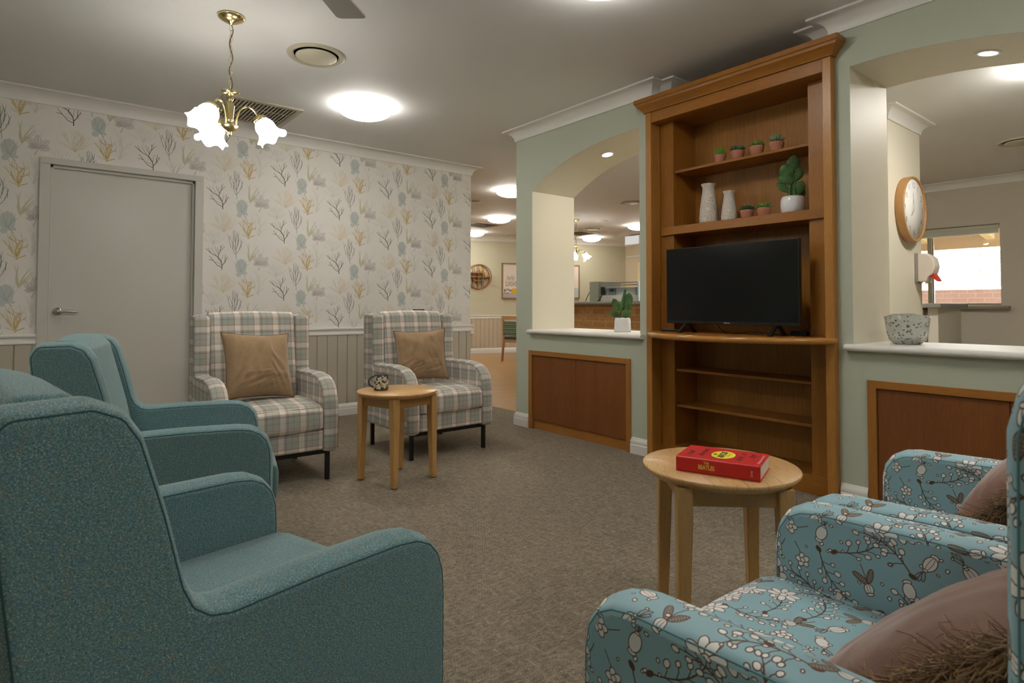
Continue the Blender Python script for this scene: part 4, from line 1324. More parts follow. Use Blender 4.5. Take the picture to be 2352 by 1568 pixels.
def leaf(mb, base, az, el, l, w, th=.25, mi=0, curl=.35):
    """fleshy pointed leaf"""
    n = 6; v = []; f = []
    d = Vector((math.cos(az), math.sin(az), 0)); sd = Vector((-math.sin(az), math.cos(az), 0)); p = Vector(base); e = el
    seg = 6
    for i in range(n + 1):
        t = i / n; r = w * (.45 + .9 * t if t < .5 else 1.8 * (1 - t)) * (1 if i < n else .05) * .55
        dr = d * math.cos(e) + Vector((0, 0, math.sin(e))); up = -d * math.sin(e) + Vector((0, 0, math.cos(e)))
        for k in range(seg):
            a = 2 * PI * k / seg; v.append(tuple(p + sd * (r * math.cos(a)) + up * (r * th * 1.8 * math.sin(a))))
        p = p + dr * (l / n); e += curl / n
    for i in range(n):
        for k in range(seg): f.append((i * seg + k, i * seg + (k + 1) % seg, (i + 1) * seg + (k + 1) % seg, (i + 1) * seg + k))
    f.append(tuple(range(n * seg, n * seg + seg)))
    mb.add(v, f, mi, True)


def succulent(x, y, z, kind, label, s=1.0):
    t = thing('succulent', label, 'potted plant', (x, y, z), random.Random(int(x * 999 + y * 777)).uniform(0, 6), 'small succulents in terracotta pots')
    p = MB(); p.lathe([(0, 0), (.031 * s, 0), (.0335 * s, .004), (.0415 * s, .040 * s), (.0425 * s, .052 * s), (.0405 * s, .054 * s), (.038 * s, .050 * s), (.036 * s, .044 * s), (0, .044 * s)], 36)
    pot = p.build('pot', M_terracotta, t, world=False)
    MB().lathe([(0, .046 * s), (.0365 * s, .046 * s), (.0365 * s, .0445 * s)], 24).build('soil', M_soil, pot, world=False)
    mb = MB(); rng = random.Random(len(label))
    zt = .053 * s; q0 = mb
    s *= 1.3
    if kind == 'spiky':
        for ring, (n, el, l) in enumerate(((11, .25, .040), (9, .65, .046), (7, 1.0, .046), (4, 1.35, .044))):
            for k in range(n): leaf(mb, (0, 0, zt + .002 * ring), 2 * PI * k / n + ring * .4, el + rng.uniform(-.1, .1), l * s, .011 * s, .3, 0, .15)
        m = G_lime
    elif kind == 'rosette':
        for c in ((-.014, -.010), (.014, -.006), (.0, .015)):
            for ring, (n, el, l) in enumerate(((8, .12, .031), (6, .55, .026), (4, 1.05, .020))):
                for k in range(n): leaf(mb, (c[0] * s, c[1] * s, zt + .004 + .003 * ring), 2 * PI * k / n + ring * .5, el, l * s, .017 * s, .3, 0, .35)
        m = G_blue
    elif kind == 'jade':
        for q in range(7):
            a = 2 * PI * q / 6; c = (.017 * math.cos(a), .017 * math.sin(a)) if q < 6 else (0, 0)
            for ring, (n, el, l) in enumerate(((6, .2, .024), (5, .7, .021), (3, 1.2, .016))):
                for k in range(n): leaf(mb, (c[0] * s, c[1] * s, zt + .004 + .004 * ring), 2 * PI * k / n + ring + q, el, l * s, .012 * s, .3, 0, .3)
        m = G_mid
    elif kind == 'agave':
        for ring, (n, el, l) in enumerate(((13, .28, .044), (11, .62, .044), (8, .95, .042), (4, 1.3, .038))):
            for k in range(n): leaf(mb, (0, 0, zt + .002 * ring), 2 * PI * k / n + ring * .3, el + rng.uniform(-.08, .08), l * s, .012 * s, .35, 0, .1)
        m = G_sage
    else:
        for c in ((-.012, -.010), (.013, -.004), (-.002, .014)):
            for ring, (n, el, l) in enumerate(((8, .2, .034), (6, .6, .031), (4, 1.05, .026))):
                for k in range(n): leaf(mb, (c[0] * s, c[1] * s, zt + .003 * ring), 2 * PI * k / n + ring * .5 + c[0] * 50, el, l * s, .013 * s, .3, 0, .2)
        m = G_dark if kind == 'dark' else G_mid
    mb.build('leaves', m, t, world=False)


ZU = 1.9925
succulent(3.492, 2.170, ZU, 'spiky', 'bright lime spiky succulent, leftmost in the row on the upper shelf', .92)
succulent(3.495, 2.048, ZU, 'rosette', 'dark blue green rosette succulent on the upper shelf', 1.0)
succulent(3.495, 1.918, ZU, 'jade', 'mid green bushy succulent on the upper shelf', 1.02)
succulent(3.495, 1.790, ZU, 'agave', 'grey green pointed succulent, rightmost in the row on the upper shelf', 1.0)
ZM = 1.603
succulent(3.490, 1.984, ZM, 'dark', 'dark green broad leaved succulent beside the shorter vase', .98)
succulent(3.490, 1.872, ZM, 'star', 'light green star shaped succulent next to the white cactus pot', .98)


def vase_mat():
    t = NT('carved_vase_glaze')
    tc = t.n('ShaderNodeTexCoord'); m = t.n('ShaderNodeMapping', Vector=tc.outputs['UV']); m.inputs['Scale'].default_value = (4.0, 13.0, 1)
    vo = t.n('ShaderNodeTexVoronoi', Vector=m.outputs[0], Scale=1.0); vo.voronoi_dimensions = '2D'; vo.inputs['Randomness'].default_value = .55
    sub = t.n('ShaderNodeVectorMath', _operation='SUBTRACT')
    t.set(sub.inputs[0], m.outputs[0]); t.set(sub.inputs[1], vo.outputs['Position'])
    sx = t.n('ShaderNodeSeparateXYZ', Vector=sub.outputs[0])
    an = t.math('ARCTAN2', sx.outputs[1], sx.outputs[0]); r = vo.outputs['Distance']
    ring = t.math('FLOOR', t.math('MULTIPLY', r, 5.2))
    cnt = t.math('ADD', 11.0, t.math('MULTIPLY', ring, 9.0))
    sp = t.math('FRACT', t.math('ADD', t.math('MULTIPLY', an, t.math('DIVIDE', cnt, 2 * PI)), t.math('MULTIPLY', ring, .37)))
    a = t.math('LESS_THAN', t.math('ABSOLUTE', t.math('SUBTRACT', sp, .5)), .17)
    fr = t.math('FRACT', t.math('MULTIPLY', r, 5.2)); b = t.math('LESS_THAN', t.math('ABSOLUTE', t.math('SUBTRACT', fr, .5)), .40)
    mk = t.math('MULTIPLY', t.math('MULTIPLY', a, b), t.math('GREATER_THAN', r, .1))
    col = t.mix(mk, lin(226, 216, 204), lin(74, 62, 54))
    return t.bsdf(col, .55, .35, bump=t.math('SUBTRACT', 1.0, mk), bstr=.3, bdist=.002)
M_vase = vase_mat()

def vase(x, y, h, label):
    s = h / .245
    mb = MB(); mb.lathe([(0, 0), (.054, 0), (.058, .006), (.0585, .03), (.055, .08), (.047, .14), (.040, .185), (.0365, .215), (.038, .228), (.0455, .242), (.0455, .245), (.041, .245), (.034, .225), (.034, .05), (0, .04)], 48)
    mb.v = [(a * (s ** .6), b * (s ** .6), c * s) for a, b, c in mb.v]
    o = mb.build('vase', M_vase, None, (0, 0, 0)); o.location = (x, y, ZM)
    return tag(o, label, 'vase', 'white carved vases')
vase(3.492, 2.258, .262, 'taller white vase carved with dark sunburst strokes, leftmost on the middle shelf')
vase(3.492, 2.108, .192, 'shorter white vase carved with dark sunburst strokes, right of the taller one')


def cactus_mat():
    t = NT('spotted_cactus_skin')
    v = t.coord('Object')
    vo = t.n('ShaderNodeTexVoronoi', Vector=v, Scale=70.0); vo.inputs['Randomness'].default_value = .45
    n = t.noise(v, 30, 3)
    col = t.ramp(n, [(.3, lin(44, 84, 44)), (.7, lin(78, 122, 62))])
    return t.bsdf(col, .55, .4, bump=n, bstr=.2, bdist=.002)
M_cactus = cactus_mat()

def pad(mb, base, dirv, l, w, th=.28, face=(1, 0, 0)):
    d = Vector(dirv).normalized(); fx = Vector(face); fx = (fx - d * fx.dot(d)).normalized(); sd = d.cross(fx)
    v = []; f = []; n = 10; seg = 14
    for i in range(n + 1):
        t = i / n
        r = w / 2 * (math.sin(PI * min(1, .08 + .92 * t) ** 1.25)) ** .62 if 0 < i < n else (w * .14 if i == 0 else w * .04)
        c = Vector(base) + d * (l * t)
        for k in range(seg):
            a = 2 * PI * k / seg; v.append(tuple(c + sd * (r * math.cos(a)) + fx * (r * th * math.sin(a) + (0))))
    for i in range(n):
        for k in range(seg): f.append((i * seg + k, i * seg + (k + 1) % seg, (i + 1) * seg + (k + 1) % seg, (i + 1) * seg + k))
    f.append(tuple(range(seg))[::-1]); f.append(tuple(range(n * seg, n * seg + seg)))
    mb.add(v, f, 0, True)
    # pale spine tufts in staggered rows on both faces
    rows = max(4, int(l / .0115))
    for i in range(1, rows):
        t = i / rows
        r = w / 2 * (math.sin(PI * min(1, .08 + .92 * t) ** 1.25)) ** .62
        k = max(1, int(2 * r / .0125))
        for j in range(k + 1):
            q = (j + (.5 if i % 2 else 0)) / (k + .5) * 2 - 1
            if abs(q) > .98: continue
            for sgn in (1, -1):
                p = Vector(base) + d * (l * t) + sd * (r * q) + fx * (sgn * r * th * math.sqrt(1 - q * q))
                mb.ball(tuple(p), .0015, seg=6, ring=4, mi=1)


M_spine = plain('cactus_spine_tuft', (214, 214, 160), .7)
def cactus_pot(loc, prof, label, pads, stems, dz=0.0, wk=1.0):
    t = thing('potted_cactus', label, 'potted plant', loc, 0)
    pot = MB().lathe(prof, 48).build('pot', M_whitegloss, t, world=False)
    top = max(z for r, z in prof)
    MB().lathe([(0, top - .010), (0.8 * max(r for r, z in prof), top - .010), (.79 * max(r for r, z in prof), top - .013)], 24).build('soil', M_soil, pot, world=False)
    for pts, r in stems:
        pts = [(a, b, c + dz) for a, b, c in pts]
        MB().tube(pts, r, 10).build('cactus_stem', M_cactus, t, world=False)
    for b, d, l, w in pads:
        mb = MB(); pad(mb, (b[0], b[1], b[2] + dz), d, l, w * wk, .30, (-.75, -.66, 0)); mb.build('cactus_pad', [M_cactus, M_spine], t, world=False)
    return t

# view direction at the bookcase is about (.8,.6): screen right is about (.62,-.78)
def sr(a, z, d=0): return (.60 * a + .80 * d, -.80 * a + .60 * d, z)
cactus_pot((3.505, 1.702, ZM), [(0, 0), (.057, 0), (.063, .007), (.0675, .042), (.067, .075), (.061, .096), (.0575, .100), (.055, .096), (.059, .075), (.056, .012), (0, .010)],
           'spotted prickly pear cactus in a round white pot on the middle shelf',
           [(sr(-.002, .255, .0), sr(.10, 1), .115, .062), (sr(-.008, .222, -.004), sr(-.42, 1, -.05), .105, .078), (sr(.012, .215), sr(.45, 1), .088, .050), (sr(.006, .205, -.01), sr(-1.0, .42), .095, .044),
            (sr(-.018, .150), sr(-.75, .62), .090, .036), (sr(.016, .128), sr(.40, .9), .095, .052), (sr(.02, .12, .012), sr(.55, .7, .3), .08, .055)],
           [([sr(-.012, .10), sr(-.016, .15), sr(-.014, .20), sr(-.004, .225)], [.011, .011, .010, .009]), ([sr(.012, .10), sr(.010, .17), sr(.006, .225), sr(-.002, .265)], [.014, .012, .011, .010])], -.022, 1.22)
def srl(a, z, d=0): return (.70 * a + .71 * d, -.71 * a + .70 * d, z)
cactus_pot((3.62, 3.115, .853), [(0, 0), (.060, 0), (.066, .004), (.066, .012), (.062, .09), (.058, .106), (.055, .110), (.052, .106), (.055, .09), (.056, .012), (0, .010)],
           'spotted cactus in a white square-shouldered pot on the left sill',
           [(srl(-.030, .165), srl(-.42, 1), .105, .058), (srl(.030, .185), srl(.20, 1), .125, .074), (srl(-.018, .125, -.004), srl(-1.0, .34), .092, .052), (srl(-.004, .118, -.012), srl(.85, .55), .088, .052), (srl(.040, .165), srl(.35, .8, .4), .066, .034), (srl(.004, .17, .01), srl(.2, 1, .4), .055, .026)],
           [([srl(-.026, .098), srl(-.022, .14), srl(-.004, .20), srl(.010, .27), srl(.020, .322), srl(.022, .335)], [.011, .012, .0135, .0125, .010, .005]), ([srl(.022, .098), srl(.030, .14), srl(.030, .20)], [.010, .011, .011])])

# speckled glass bowl
t = NT('speckled_glass')
v = t.coord('Object')
vo = t.n('ShaderNodeTexVoronoi', Vector=t.coord('Object', (1, 1, 1.25)), Scale=56.0); n = t.noise(v, 24, 3)
blob = t.math('LESS_THAN', t.math('ADD', vo.outputs[0], t.math('MULTIPLY', n, .32)), .46)
col = t.mix(blob, lin(236, 238, 232), lin(104, 98, 92))
bs_ = t.n('ShaderNodeBsdfPrincipled', Roughness=.06); t.set(bs_.inputs['Base Color'], col); t.set(bs_.inputs['Transmission Weight'], t.math('SUBTRACT', .62, t.math('MULTIPLY', blob, .58)))
t.t.links.new(bs_.outputs[0], t.out.inputs[0])
def wobble(r, z, a, i): return (r * (1 + .05 * math.sin(2 * a + .6) * (z / .15)), z * (1 + .06 * math.cos(2 * a - .4) + .02 * math.sin(5 * a)) if z > .06 else z)
bw = MB(); bw.lathe([(0, 0), (.052, 0), (.066, .006), (.082, .022), (.094, .055), (.101, .10), (.108, .146), (.111, .150), (.108, .152), (.1035, .148), (.096, .10), (.089, .056), (.076, .026), (.05, .012), (0, .010)], 64, wob=wobble)
o = bw.build('glass_bowl', t.m, None); o.location = (3.60, 1.150, .8535)
tag(o, 'clear glass bowl with grey speckles on the right sill', 'bowl')

# ------------------------------------------------------------------ timber cupboards under the sills
def cupboard(ya, yb, label, split):
    y0, y1 = min(ya, yb), max(ya, yb)
    c = thing('cupboard', label, 'cupboard', (S, (y0 + y1) / 2, 0), 0, 'timber cupboards under the arched openings')
    e = .042
    for a, b in ((y0, y0 + e), (y1 - e, y1)): MB().box(S - .010, S + .012, a, b, 0, .672).build('frame_side', W_cupframe, c, bevel=.002)
    MB().box(S - .010, S + .012, y0 + e, y1 - e, .632, .672).build('frame_top', W_cupframe_y, c, bevel=.002)
    MB().box(S + .016, S + .030, y0 + e - .004, y1 - e + .004, .0, .09).build('kick_board', W_cupframe_y, c)
    MB().box(S + .032, S + .125, y0 + .03, y1 - .03, .004, .64).build('cabinet_body', W_cup, c)
    for a, b in ((y0 + e + .002, split - .0015), (split + .0015, y1 - e - .002)):
        MB().box(S + .003, S + .020, a, b, .080, .629).build('cupboard_door', W_cup, c, bevel=.0015)
cupboard(2.835, 3.972, 'low two-door timber cupboard under the left sill with the cactus', 3.401)
cupboard(.092, 1.265, 'low two-door timber cupboard under the right sill, behind the floral armchairs', .688)

# ------------------------------------------------------------------ clock, dispenser on the pier
ck = thing('wall_clock', 'round white wall clock with a timber rim on the cream wall end', 'clock', (4.285, 1.36, 1.660))
W_clock = wood('clock_rim_timber', (190, 146, 94), (172, 126, 76), 'x', .4)
rim = MB(); rim.mtx = Matrix.Rotation(PI / 2, 4, 'X')
rim.lathe([(.184, .0), (.203, .0), (.205, .006), (.205, .046), (.203, .050), (.193, .050), (.191, .046), (.191, .008), (.184, .008)], 72)
rim.build('rim', W_clock, ck, world=False)
fc = MB(); fc.mtx = Matrix.Rotation(PI / 2, 4, 'X'); fc.lathe([(0, 0.004), (.1915, .004), (.1915, .040), (0, .040)], 64)
face = fc.build('dial', plain('clock_dial', (236, 234, 230), .5), ck, world=False)
nm = MB()
for h in range(1, 13):
    a = PI / 2 - 2 * PI * h / 12
    put_text(nm, str(h), .050, (.150 * math.cos(a), -.0406, .150 * math.sin(a)), (1, 0, 0), (0, 0, 1), 0, .9, offset=-.0008)
stroke(nm, [(-.006, -.018), (.0, .0)], .002, (0, -.0406, .055), (1, 0, 0), (0, 0, 1))
nm.build('numerals', M_black, face, world=False)
hn = MB()
stroke(hn, [(0, 0), (-.02, .10)], .0045, (0, -.0445, 0), (1, 0, 0), (0, 0, 1)); stroke(hn, [(0, 0), (-.05, -.045)], .0055, (0, -.0435, 0), (1, 0, 0), (0, 0, 1))
hn.build('hands', plain('grey_clock_hand', (140, 140, 140), .4), ck, world=False)

ds = thing('soap_dispenser', 'pale wall dispenser with a red push lever below the clock', 'dispenser', (4.462, 1.36, 1.30))
M_disp = plain('ivory_plastic', (220, 210, 200), .25, .5)
MB().box(4.408, 4.518, 1.345, 1.36, 1.205, 1.395).build('back_plate', plain('grey_plate', (150, 146, 140), .4), ds, bevel=.004)
pr_ = fillet([(1.346, 1.212), (1.346, 1.392), (1.300, 1.392), (1.262, 1.362), (1.250, 1.305), (1.262, 1.262), (1.292, 1.238), (1.300, 1.212)], [.006, .01, .03, .03, .04, .02, .02, .006], 4)
dm = MB(); dm.rounded(pr_, 4.412, 4.514, .005, 3, .002); dm.build('housing', M_disp, ds)
lv = MB(); lv.prism([(1.292, 1.236), (1.262, 1.262), (1.236, 1.216), (1.246, 1.210), (1.268, 1.232)], 0, 4.43, 4.496); lv.build('push_lever', plain('red_plastic', (206, 58, 40), .35), ds, bevel=.003)
ns = MB(); ns.tube([(4.463, 1.31, 1.212), (4.463, 1.31, 1.200)], .009, 12); ns.tube([(4.463, 1.285, 1.222), (4.463, 1.285, 1.204)], .007, 12); ns.build('nozzle', M_disp, ds)

# the pier stands well behind the arch: set clock and dispenser at their real size there
ck.location = (5.626, 1.786, 1.851); ck.scale = (1.313, 1.313, 1.313)
ds.location = (5.859, 1.786, 1.378); ds.scale = (1.313, 1.313, 1.313)

# kitchen counter end beyond the pier
kc = thing('kitchen_counter', 'grey topped kitchen counter end beyond the clock wall', 'counter', (7.2, 2.64, 0))
t = NT('grey_laminate'); n = t.noise(t.coord('Object'), 90, 3, .7); t.bsdf(t.mix(n, lin(118, 116, 112), lin(146, 142, 136)), .4, .4)
M_lam = t.m
MB().box(6.75, 7.62, 1.872, 3.36, 1.042, 1.085).build('counter_top', M_lam, kc, bevel=.008)
MB().box(6.84, 7.56, 2.040, 3.36, .0, 1.020).build('cabinet', plain('grey_panel', (176, 178, 176), .45), kc)
MB().box(6.84, 7.56, 1.920, 2.006, .0, 1.042).build('end_panel', plain('beige_panel', (200, 192, 180), .5), kc)
t = NT('mottled_edge_strip'); n = t.noise(t.coord('Object', (1, 3, 1)), 28, 4, .7); t.bsdf(t.ramp(n, [(.4, lin(86, 62, 40)), (.6, lin(190, 174, 150))], 'CONSTANT'), .6)
MB().box(6.834, 7.53, 2.006, 2.040, .0, 1.02).build('edge_strip', t.m, kc)
MB().box(6.79, 7.56, 2.016, 3.36, 1.020, 1.042).build('sub_top', plain('dark_sub_top', (64, 62, 60), .5), kc)
# rolled blind at the head of the kitchen window
bl = thing('roller_blind', 'rolled pale blind at the head of the kitchen window', 'blind', (WX + .03, 2.7, 2.03))
r = MB(); r.tube([(WX + .028, wy0 + .01, 2.03), (WX + .028, wy1 - .01, 2.03)], .024, 16); r.build('blind_roll', plain('pale_blind', (206, 206, 190), .6), bl)
MB().box(WX + .012, WX + .016, wy0 + .015, wy1 - .015, 1.955, 2.02).build('blind_fabric', plain('pale_blind_cloth', (200, 202, 186), .6), bl)
MB().box(WX + .006, WX + .022, wy0 + .015, wy1 - .015, 1.945, 1.958).build('bottom_bar', M_trim, bl)
# ------------------------------------------------------------------ ceiling fittings
def lamp_glow(name, rgb, strength):
    return emit(name, rgb, strength)
E_room = lamp_glow('opal_dome_lit', (1.0, .957, .885), 9.0)
E_hall = lamp_glow('opal_dome_lit_hall', (1.0, .95, .84), 9.0)
E_kit = lamp_glow('opal_dome_lit_kitchen', (1.0, .955, .87), 20.0)
E_shade = lamp_glow('frosted_shade_lit', (1.0, .95, .86), 7.0)
E_spot = lamp_glow('downlight_lit', (1.0, .88, .66), 70.0)
E_spotdim = lamp_glow('downlight_dim', (1.0, .86, .70), 3.0)
M_base = plain('lamp_base_white', (214, 212, 208), .5)

def oyster(x, y, label, glow, r=.205):
    t = thing('ceiling_light', label, 'ceiling light', (x, y, CH), 0, 'round opal ceiling lights')
    MB().lathe([(0, -.001), (r * .93, -.001), (r * .93, -.022), (r * .9, -.030), (0, -.030)], 48).build('base_ring', M_base, t, world=False)
    k = [(r * math.cos(a), -.031 - .070 * math.sin(a)) for a in [PI / 2 * i / 10 for i in range(11)]]
    k[-1] = (0.0, k[-1][1])
    MB().lathe([(r * .93, -.026), (r * .985, -.028)] + k, 48).build('dome', glow, t, world=False)
    return t
oyster(2.016, 4.36, 'lit round opal ceiling light over the plaid armchairs', E_room)
oyster(2.045, 1.865, 'lit round ceiling light at the top edge of the photo', E_room)
oyster(-.45, 2.2, 'lit round ceiling light above the teal armchairs', E_room)
oyster(.6, -1.0, 'unseen round ceiling light added behind the camera for fill', E_room)  # out of view, added to brighten the lounge from behind
oyster(2.4, -.4, 'unseen round ceiling light added above the floral armchairs for fill', E_room)  # extra dome outside the frame, added for more room light
for x, y, l in ((5.02, 6.26, 'lit hall ceiling light half hidden by the left end of the sage wall'), (6.42, 8.35, 'lit hall ceiling light nearest above the picture of a lemon'),
                (7.26, 10.30, 'lit hall ceiling light just above the round rattan shelf'), (6.35, 9.75, 'lit hall ceiling light mostly hidden by the papered wall end'),
                (9.90, 9.42, 'lit hall ceiling light seen through the left arch beside the small pendant'), (9.10, 7.42, 'lit hall ceiling light at the right edge of the left arched opening'),
                (5.10, .735, 'lit ceiling light in the kitchen'), (5.05, 2.75, 'lit ceiling light between hall and kitchen')):  # the last lamp is unseen, added to light the left jamb
    oyster(x, y, l, E_kit if 'kitchen' in l else E_hall)

def round_vent(x, y, label, r=.175):
    t = thing('round_vent', label, 'air vent', (x, y, CH), 0, 'round ceiling air vents')
    MB().lathe([(r, 0), (r, -.006), (r * .96, -.014), (r * .80, -.010), (r * .74, .012), (r * .74, .03)], 64).build('vent_ring', plain('vent_ivory', (188, 182, 160), .45), t, world=False)
    MB().lathe([(0, -.002), (r * .73, -.002)], 48).build('vent_shade_disc', M_black, t, world=False)  # flat black disc painted in as the shade around the vent disc
    MB().lathe([(0, -.020), (r * .66, -.020), (r * .71, -.016), (r * .71, -.012), (0, -.012)], 64).build('vent_disc', plain('vent_disc_ivory', (200, 194, 172), .45), t, world=False)
round_vent(1.362, 3.660, 'round ivory air vent on the lounge ceiling by the brass pendant')
round_vent(7.02, 5.86, 'round air vent on the ceiling seen at the right side of the left arch')
round_vent(8.80, 8.36, 'round air vent on the hall ceiling above the small brass pendant', .19)
round_vent(8.22, 10.16, 'round air vent on the far hall ceiling above the lemon picture')
round_vent(7.30, 1.36, 'round air vent on the kitchen ceiling at the right edge')
tag(MB().lathe([(.075, 0), (.07, -.014), (0, -.018)], 32, (5.14, 7.25, CH)).build('smoke_detector', plain('dark_fitting', (150, 138, 120), .5), None, (5.14, 7.25, CH)), 'small flat fitting on the hall ceiling beyond the papered wall', 'smoke detector')
tag(MB().lathe([(.11, 0), (.11, -.010), (.09, -.016), (0, -.016)], 32, (8.15, 7.49, CH)).build('smoke_detector', M_trim, None, (8.15, 7.49, CH)), 'flat white disc on the hall ceiling inside the left arch', 'smoke detector')

def grille(cx, cy, lx, ly, ang, label, slats=18):
    t = thing('ceiling_grille', label, 'air vent', (cx, cy, CH), ang, 'rectangular ceiling grilles')
    M_gr = plain('grille_ivory', (186, 176, 158), .5)
    f = MB(); b = .045
    f.box(-lx / 2, lx / 2, -ly / 2, -ly / 2 + b, -.012, 0); f.box(-lx / 2, lx / 2, ly / 2 - b, ly / 2, -.012, 0)
    f.box(-lx / 2, -lx / 2 + b, -ly / 2 + b, ly / 2 - b, -.012, 0); f.box(lx / 2 - b, lx / 2, -ly / 2 + b, ly / 2 - b, -.012, 0)
    f.build('grille_frame', M_gr, t, world=False, bevel=.002)
    MB().box(-lx / 2 + .01, lx / 2 - .01, -ly / 2 + .01, ly / 2 - .01, -.0015, -.0008).build('grille_shade_sheet', M_black, t, world=False)  # thin black sheet standing in for the shade between the slats
    s = MB(); n = slats; p = (lx - 2 * b) / n
    for i in range(n):
        x = -lx / 2 + b + (i + .5) * p
        s.prism([(x - p * .48, -.009), (x - p * .42, -.011), (x + p * .38, -.003), (x + p * .32, -.002)], 1, -ly / 2 + b, ly / 2 - b)
    for y in (-ly / 6, ly / 6): s.box(-lx / 2 + b, lx / 2 - b, y - .003, y + .003, -.0125, -.0105)
    s.build('slats', M_gr, t, world=False)
grille(1.375, 5.06, .60, .62, 0, 'square slatted air grille on the lounge ceiling behind the brass pendant')
grille(6.75, 9.35, .62, .62, R(0), 'dark slatted grille on the hall ceiling between two lights', 12)
grille(9.15, 9.05, .6, .6, 0, 'slatted grille on the hall ceiling behind the small brass pendant', 12)

# ceiling fan
fan = thing('ceiling_fan', 'grey ceiling fan, one blade tip showing at the top edge', 'ceiling fan', (.672, 2.165, CH))
M_fan = plain('fan_grey', (168, 166, 158), .5)
MB().lathe([(0, 0), (.07, 0), (.06, -.05), (.014, -.06), (.014, -.15), (.09, -.165), (.11, -.20), (.11, -.255), (.08, -.285), (0, -.29)], 40).build('motor', M_fan, fan, world=False)
for k in range(4):
    a = math.atan2(.67, .74) + k * PI / 2
    b = MB(); b.mtx = Matrix.Rotation(a, 4, 'Z') @ Matrix.Translation((0, 0, -.25)) @ Matrix.Rotation(R(4), 4, 'X')
    b.prism(fillet([(.16, -.050), (.612, -.072), (.612, .072), (.16, .050)], [.01, .022, .022, .01], 4), 2, -.004, .004)
    b.prism([(.09, -.02), (.19, -.03), (.19, .03), (.09, .02)], 2, .004, .009)
    b.build('fan_blade', M_fan, fan, world=False)

# brass pendants with tulip shades
def pendant(x, y, label, sc=1.0, yaw=0.0, drop=.80):
    t = thing('brass_pendant', label, 'pendant light', (x, y, CH), yaw, 'brass three-shade pendants')
    MB().lathe([(.0, 0), (.066, 0), (.069, -.006), (.064, -.016), (.04, -.030), (.014, -.036), (.010, -.048), (0, -.050)], 40).build('ceiling_rose', M_brass, t, world=False)
    zb = -.47 * drop / .8 + .0                                             # top of the stem
    ch = MB(); z = -.048; i = 0
    while z > zb - .0:
        a = (i % 2) * PI / 2
        ring = [(.0085 * math.cos(q) * math.cos(a) , .0085 * math.cos(q) * math.sin(a), z - .016 + .018 * math.sin(q)) for q in [2 * PI * k / 12 for k in range(12)]]
        ch.tube(ring, .0013, 5, closed=True); z -= .030; i += 1
    ch.build('chain', M_brass, t, world=False)
    MB().tube([(.002 + .008 * math.sin(k * .42), .005 * math.cos(k * .33), -.045 + (zb + .03) * k / 39) for k in range(40)], .0028, 8).build('cord', plain('bronze_cord', (110, 92, 58), .5), t, world=False)
    MB().lathe([(0, zb + .012), (.006, zb + .008), (.012, zb), (.047, zb - .006), (.050, zb - .012), (.030, zb - .020), (.014, zb - .028), (.018, zb - .046), (.012, zb - .056), (.017, zb - .064), (.024, zb - .085), (.017, zb - .155), (.022, zb - .165), (.014, zb - .172),
                (.03, zb - .182), (.044, zb - .190), (.044, zb - .197), (.034, zb - .212), (.018, zb - .220), (.010, zb - .228), (.012, zb - .238), (.005, zb - .248), (0, zb - .252)], 40).build('stem', M_brass, t, world=False)
    for k in range(3):
        m = Matrix.Rotation(2 * PI * k / 3, 4, 'Z')
        pts = [(.030, 0, zb - .188), (.036, 0, zb - .14), (.052, 0, zb - .098), (.080, 0, zb - .078), (.108, 0, zb - .084), (.128, 0, zb - .104), (.138, 0, zb - .128)]
        sm = []
        for q in range(len(pts) - 1):
            p0, p1, p2, p3 = [Vector(pts[min(max(q + d, 0), len(pts) - 1)]) for d in (-1, 0, 1, 2)]
            for h in range(5):
                u = h / 5; sm.append(tuple(.5 * ((2 * p1) + (p2 - p0) * u + (2 * p0 - 5 * p1 + 4 * p2 - p3) * u * u + (3 * p1 - p0 - 3 * p2 + p3) * u ** 3)))
        sm.append(pts[-1])
        a = MB(); a.mtx = m; a.tube(sm, .0055, 10); a.build('arm', M_brass, t, world=False)
        cap = MB(); cap.mtx = m @ Matrix.Translation((.138, 0, zb - .122)) @ Matrix.Rotation(-R(34), 4, 'Y')
        cap.lathe([(0, 0), (.018, -.002), (.026, -.010), (.036, -.016), (.037, -.030), (.034, -.032)], 32); cap.build('shade_holder', M_brass, t, world=False)
        sh = MB(); sh.mtx = cap.mtx
        def ruf(r, z, a_, i): 
            f = max(0, (-z - .085) / .06); return (r * (1 + .10 * f * math.sin(6 * a_)), z + .012 * f * math.cos(6 * a_))
        sh.lathe([(.030, -.022), (.034, -.030), (.046, -.046), (.053, -.066), (.053, -.085), (.054, -.100), (.062, -.118), (.076, -.134), (.082, -.140), (.079, -.1395), (.058, -.116), (.049, -.098), (.048, -.07), (.030, -.034)], 48, wob=ruf)
        sh.build('shade', E_shade, t, world=False)
    return t
pendant(.815, 3.457, 'brass pendant with three lit tulip shades over the lounge', yaw=R(-18), drop=.70)
pendant(7.655, 7.675, 'small brass pendant in the hall seen through the left arch', yaw=R(-28))

# recessed downlights in the arch heads
for y, z, l in ((3.290, 2.295, 'lit recessed downlight in the head of the left arch'), (.794, 2.299, 'lit recessed downlight in the head of the right arch')):
    d = thing('downlight', l, 'downlight', (3.645, y, z), 0, 'recessed downlights'); d.rotation_euler = (R(10) if y < 2 else R(-10), 0, 0)
    MB().lathe([(.036, .012), (.040, -.004), (.054, -.004), (.056, 0), (.056, .010)], 40).build('trim_ring', M_trim, d, world=False)
    MB().lathe([(0, -.0025), (.039, -.0025)], 32).build('lens', E_spot if y > 2 else E_spotdim, d, world=False)

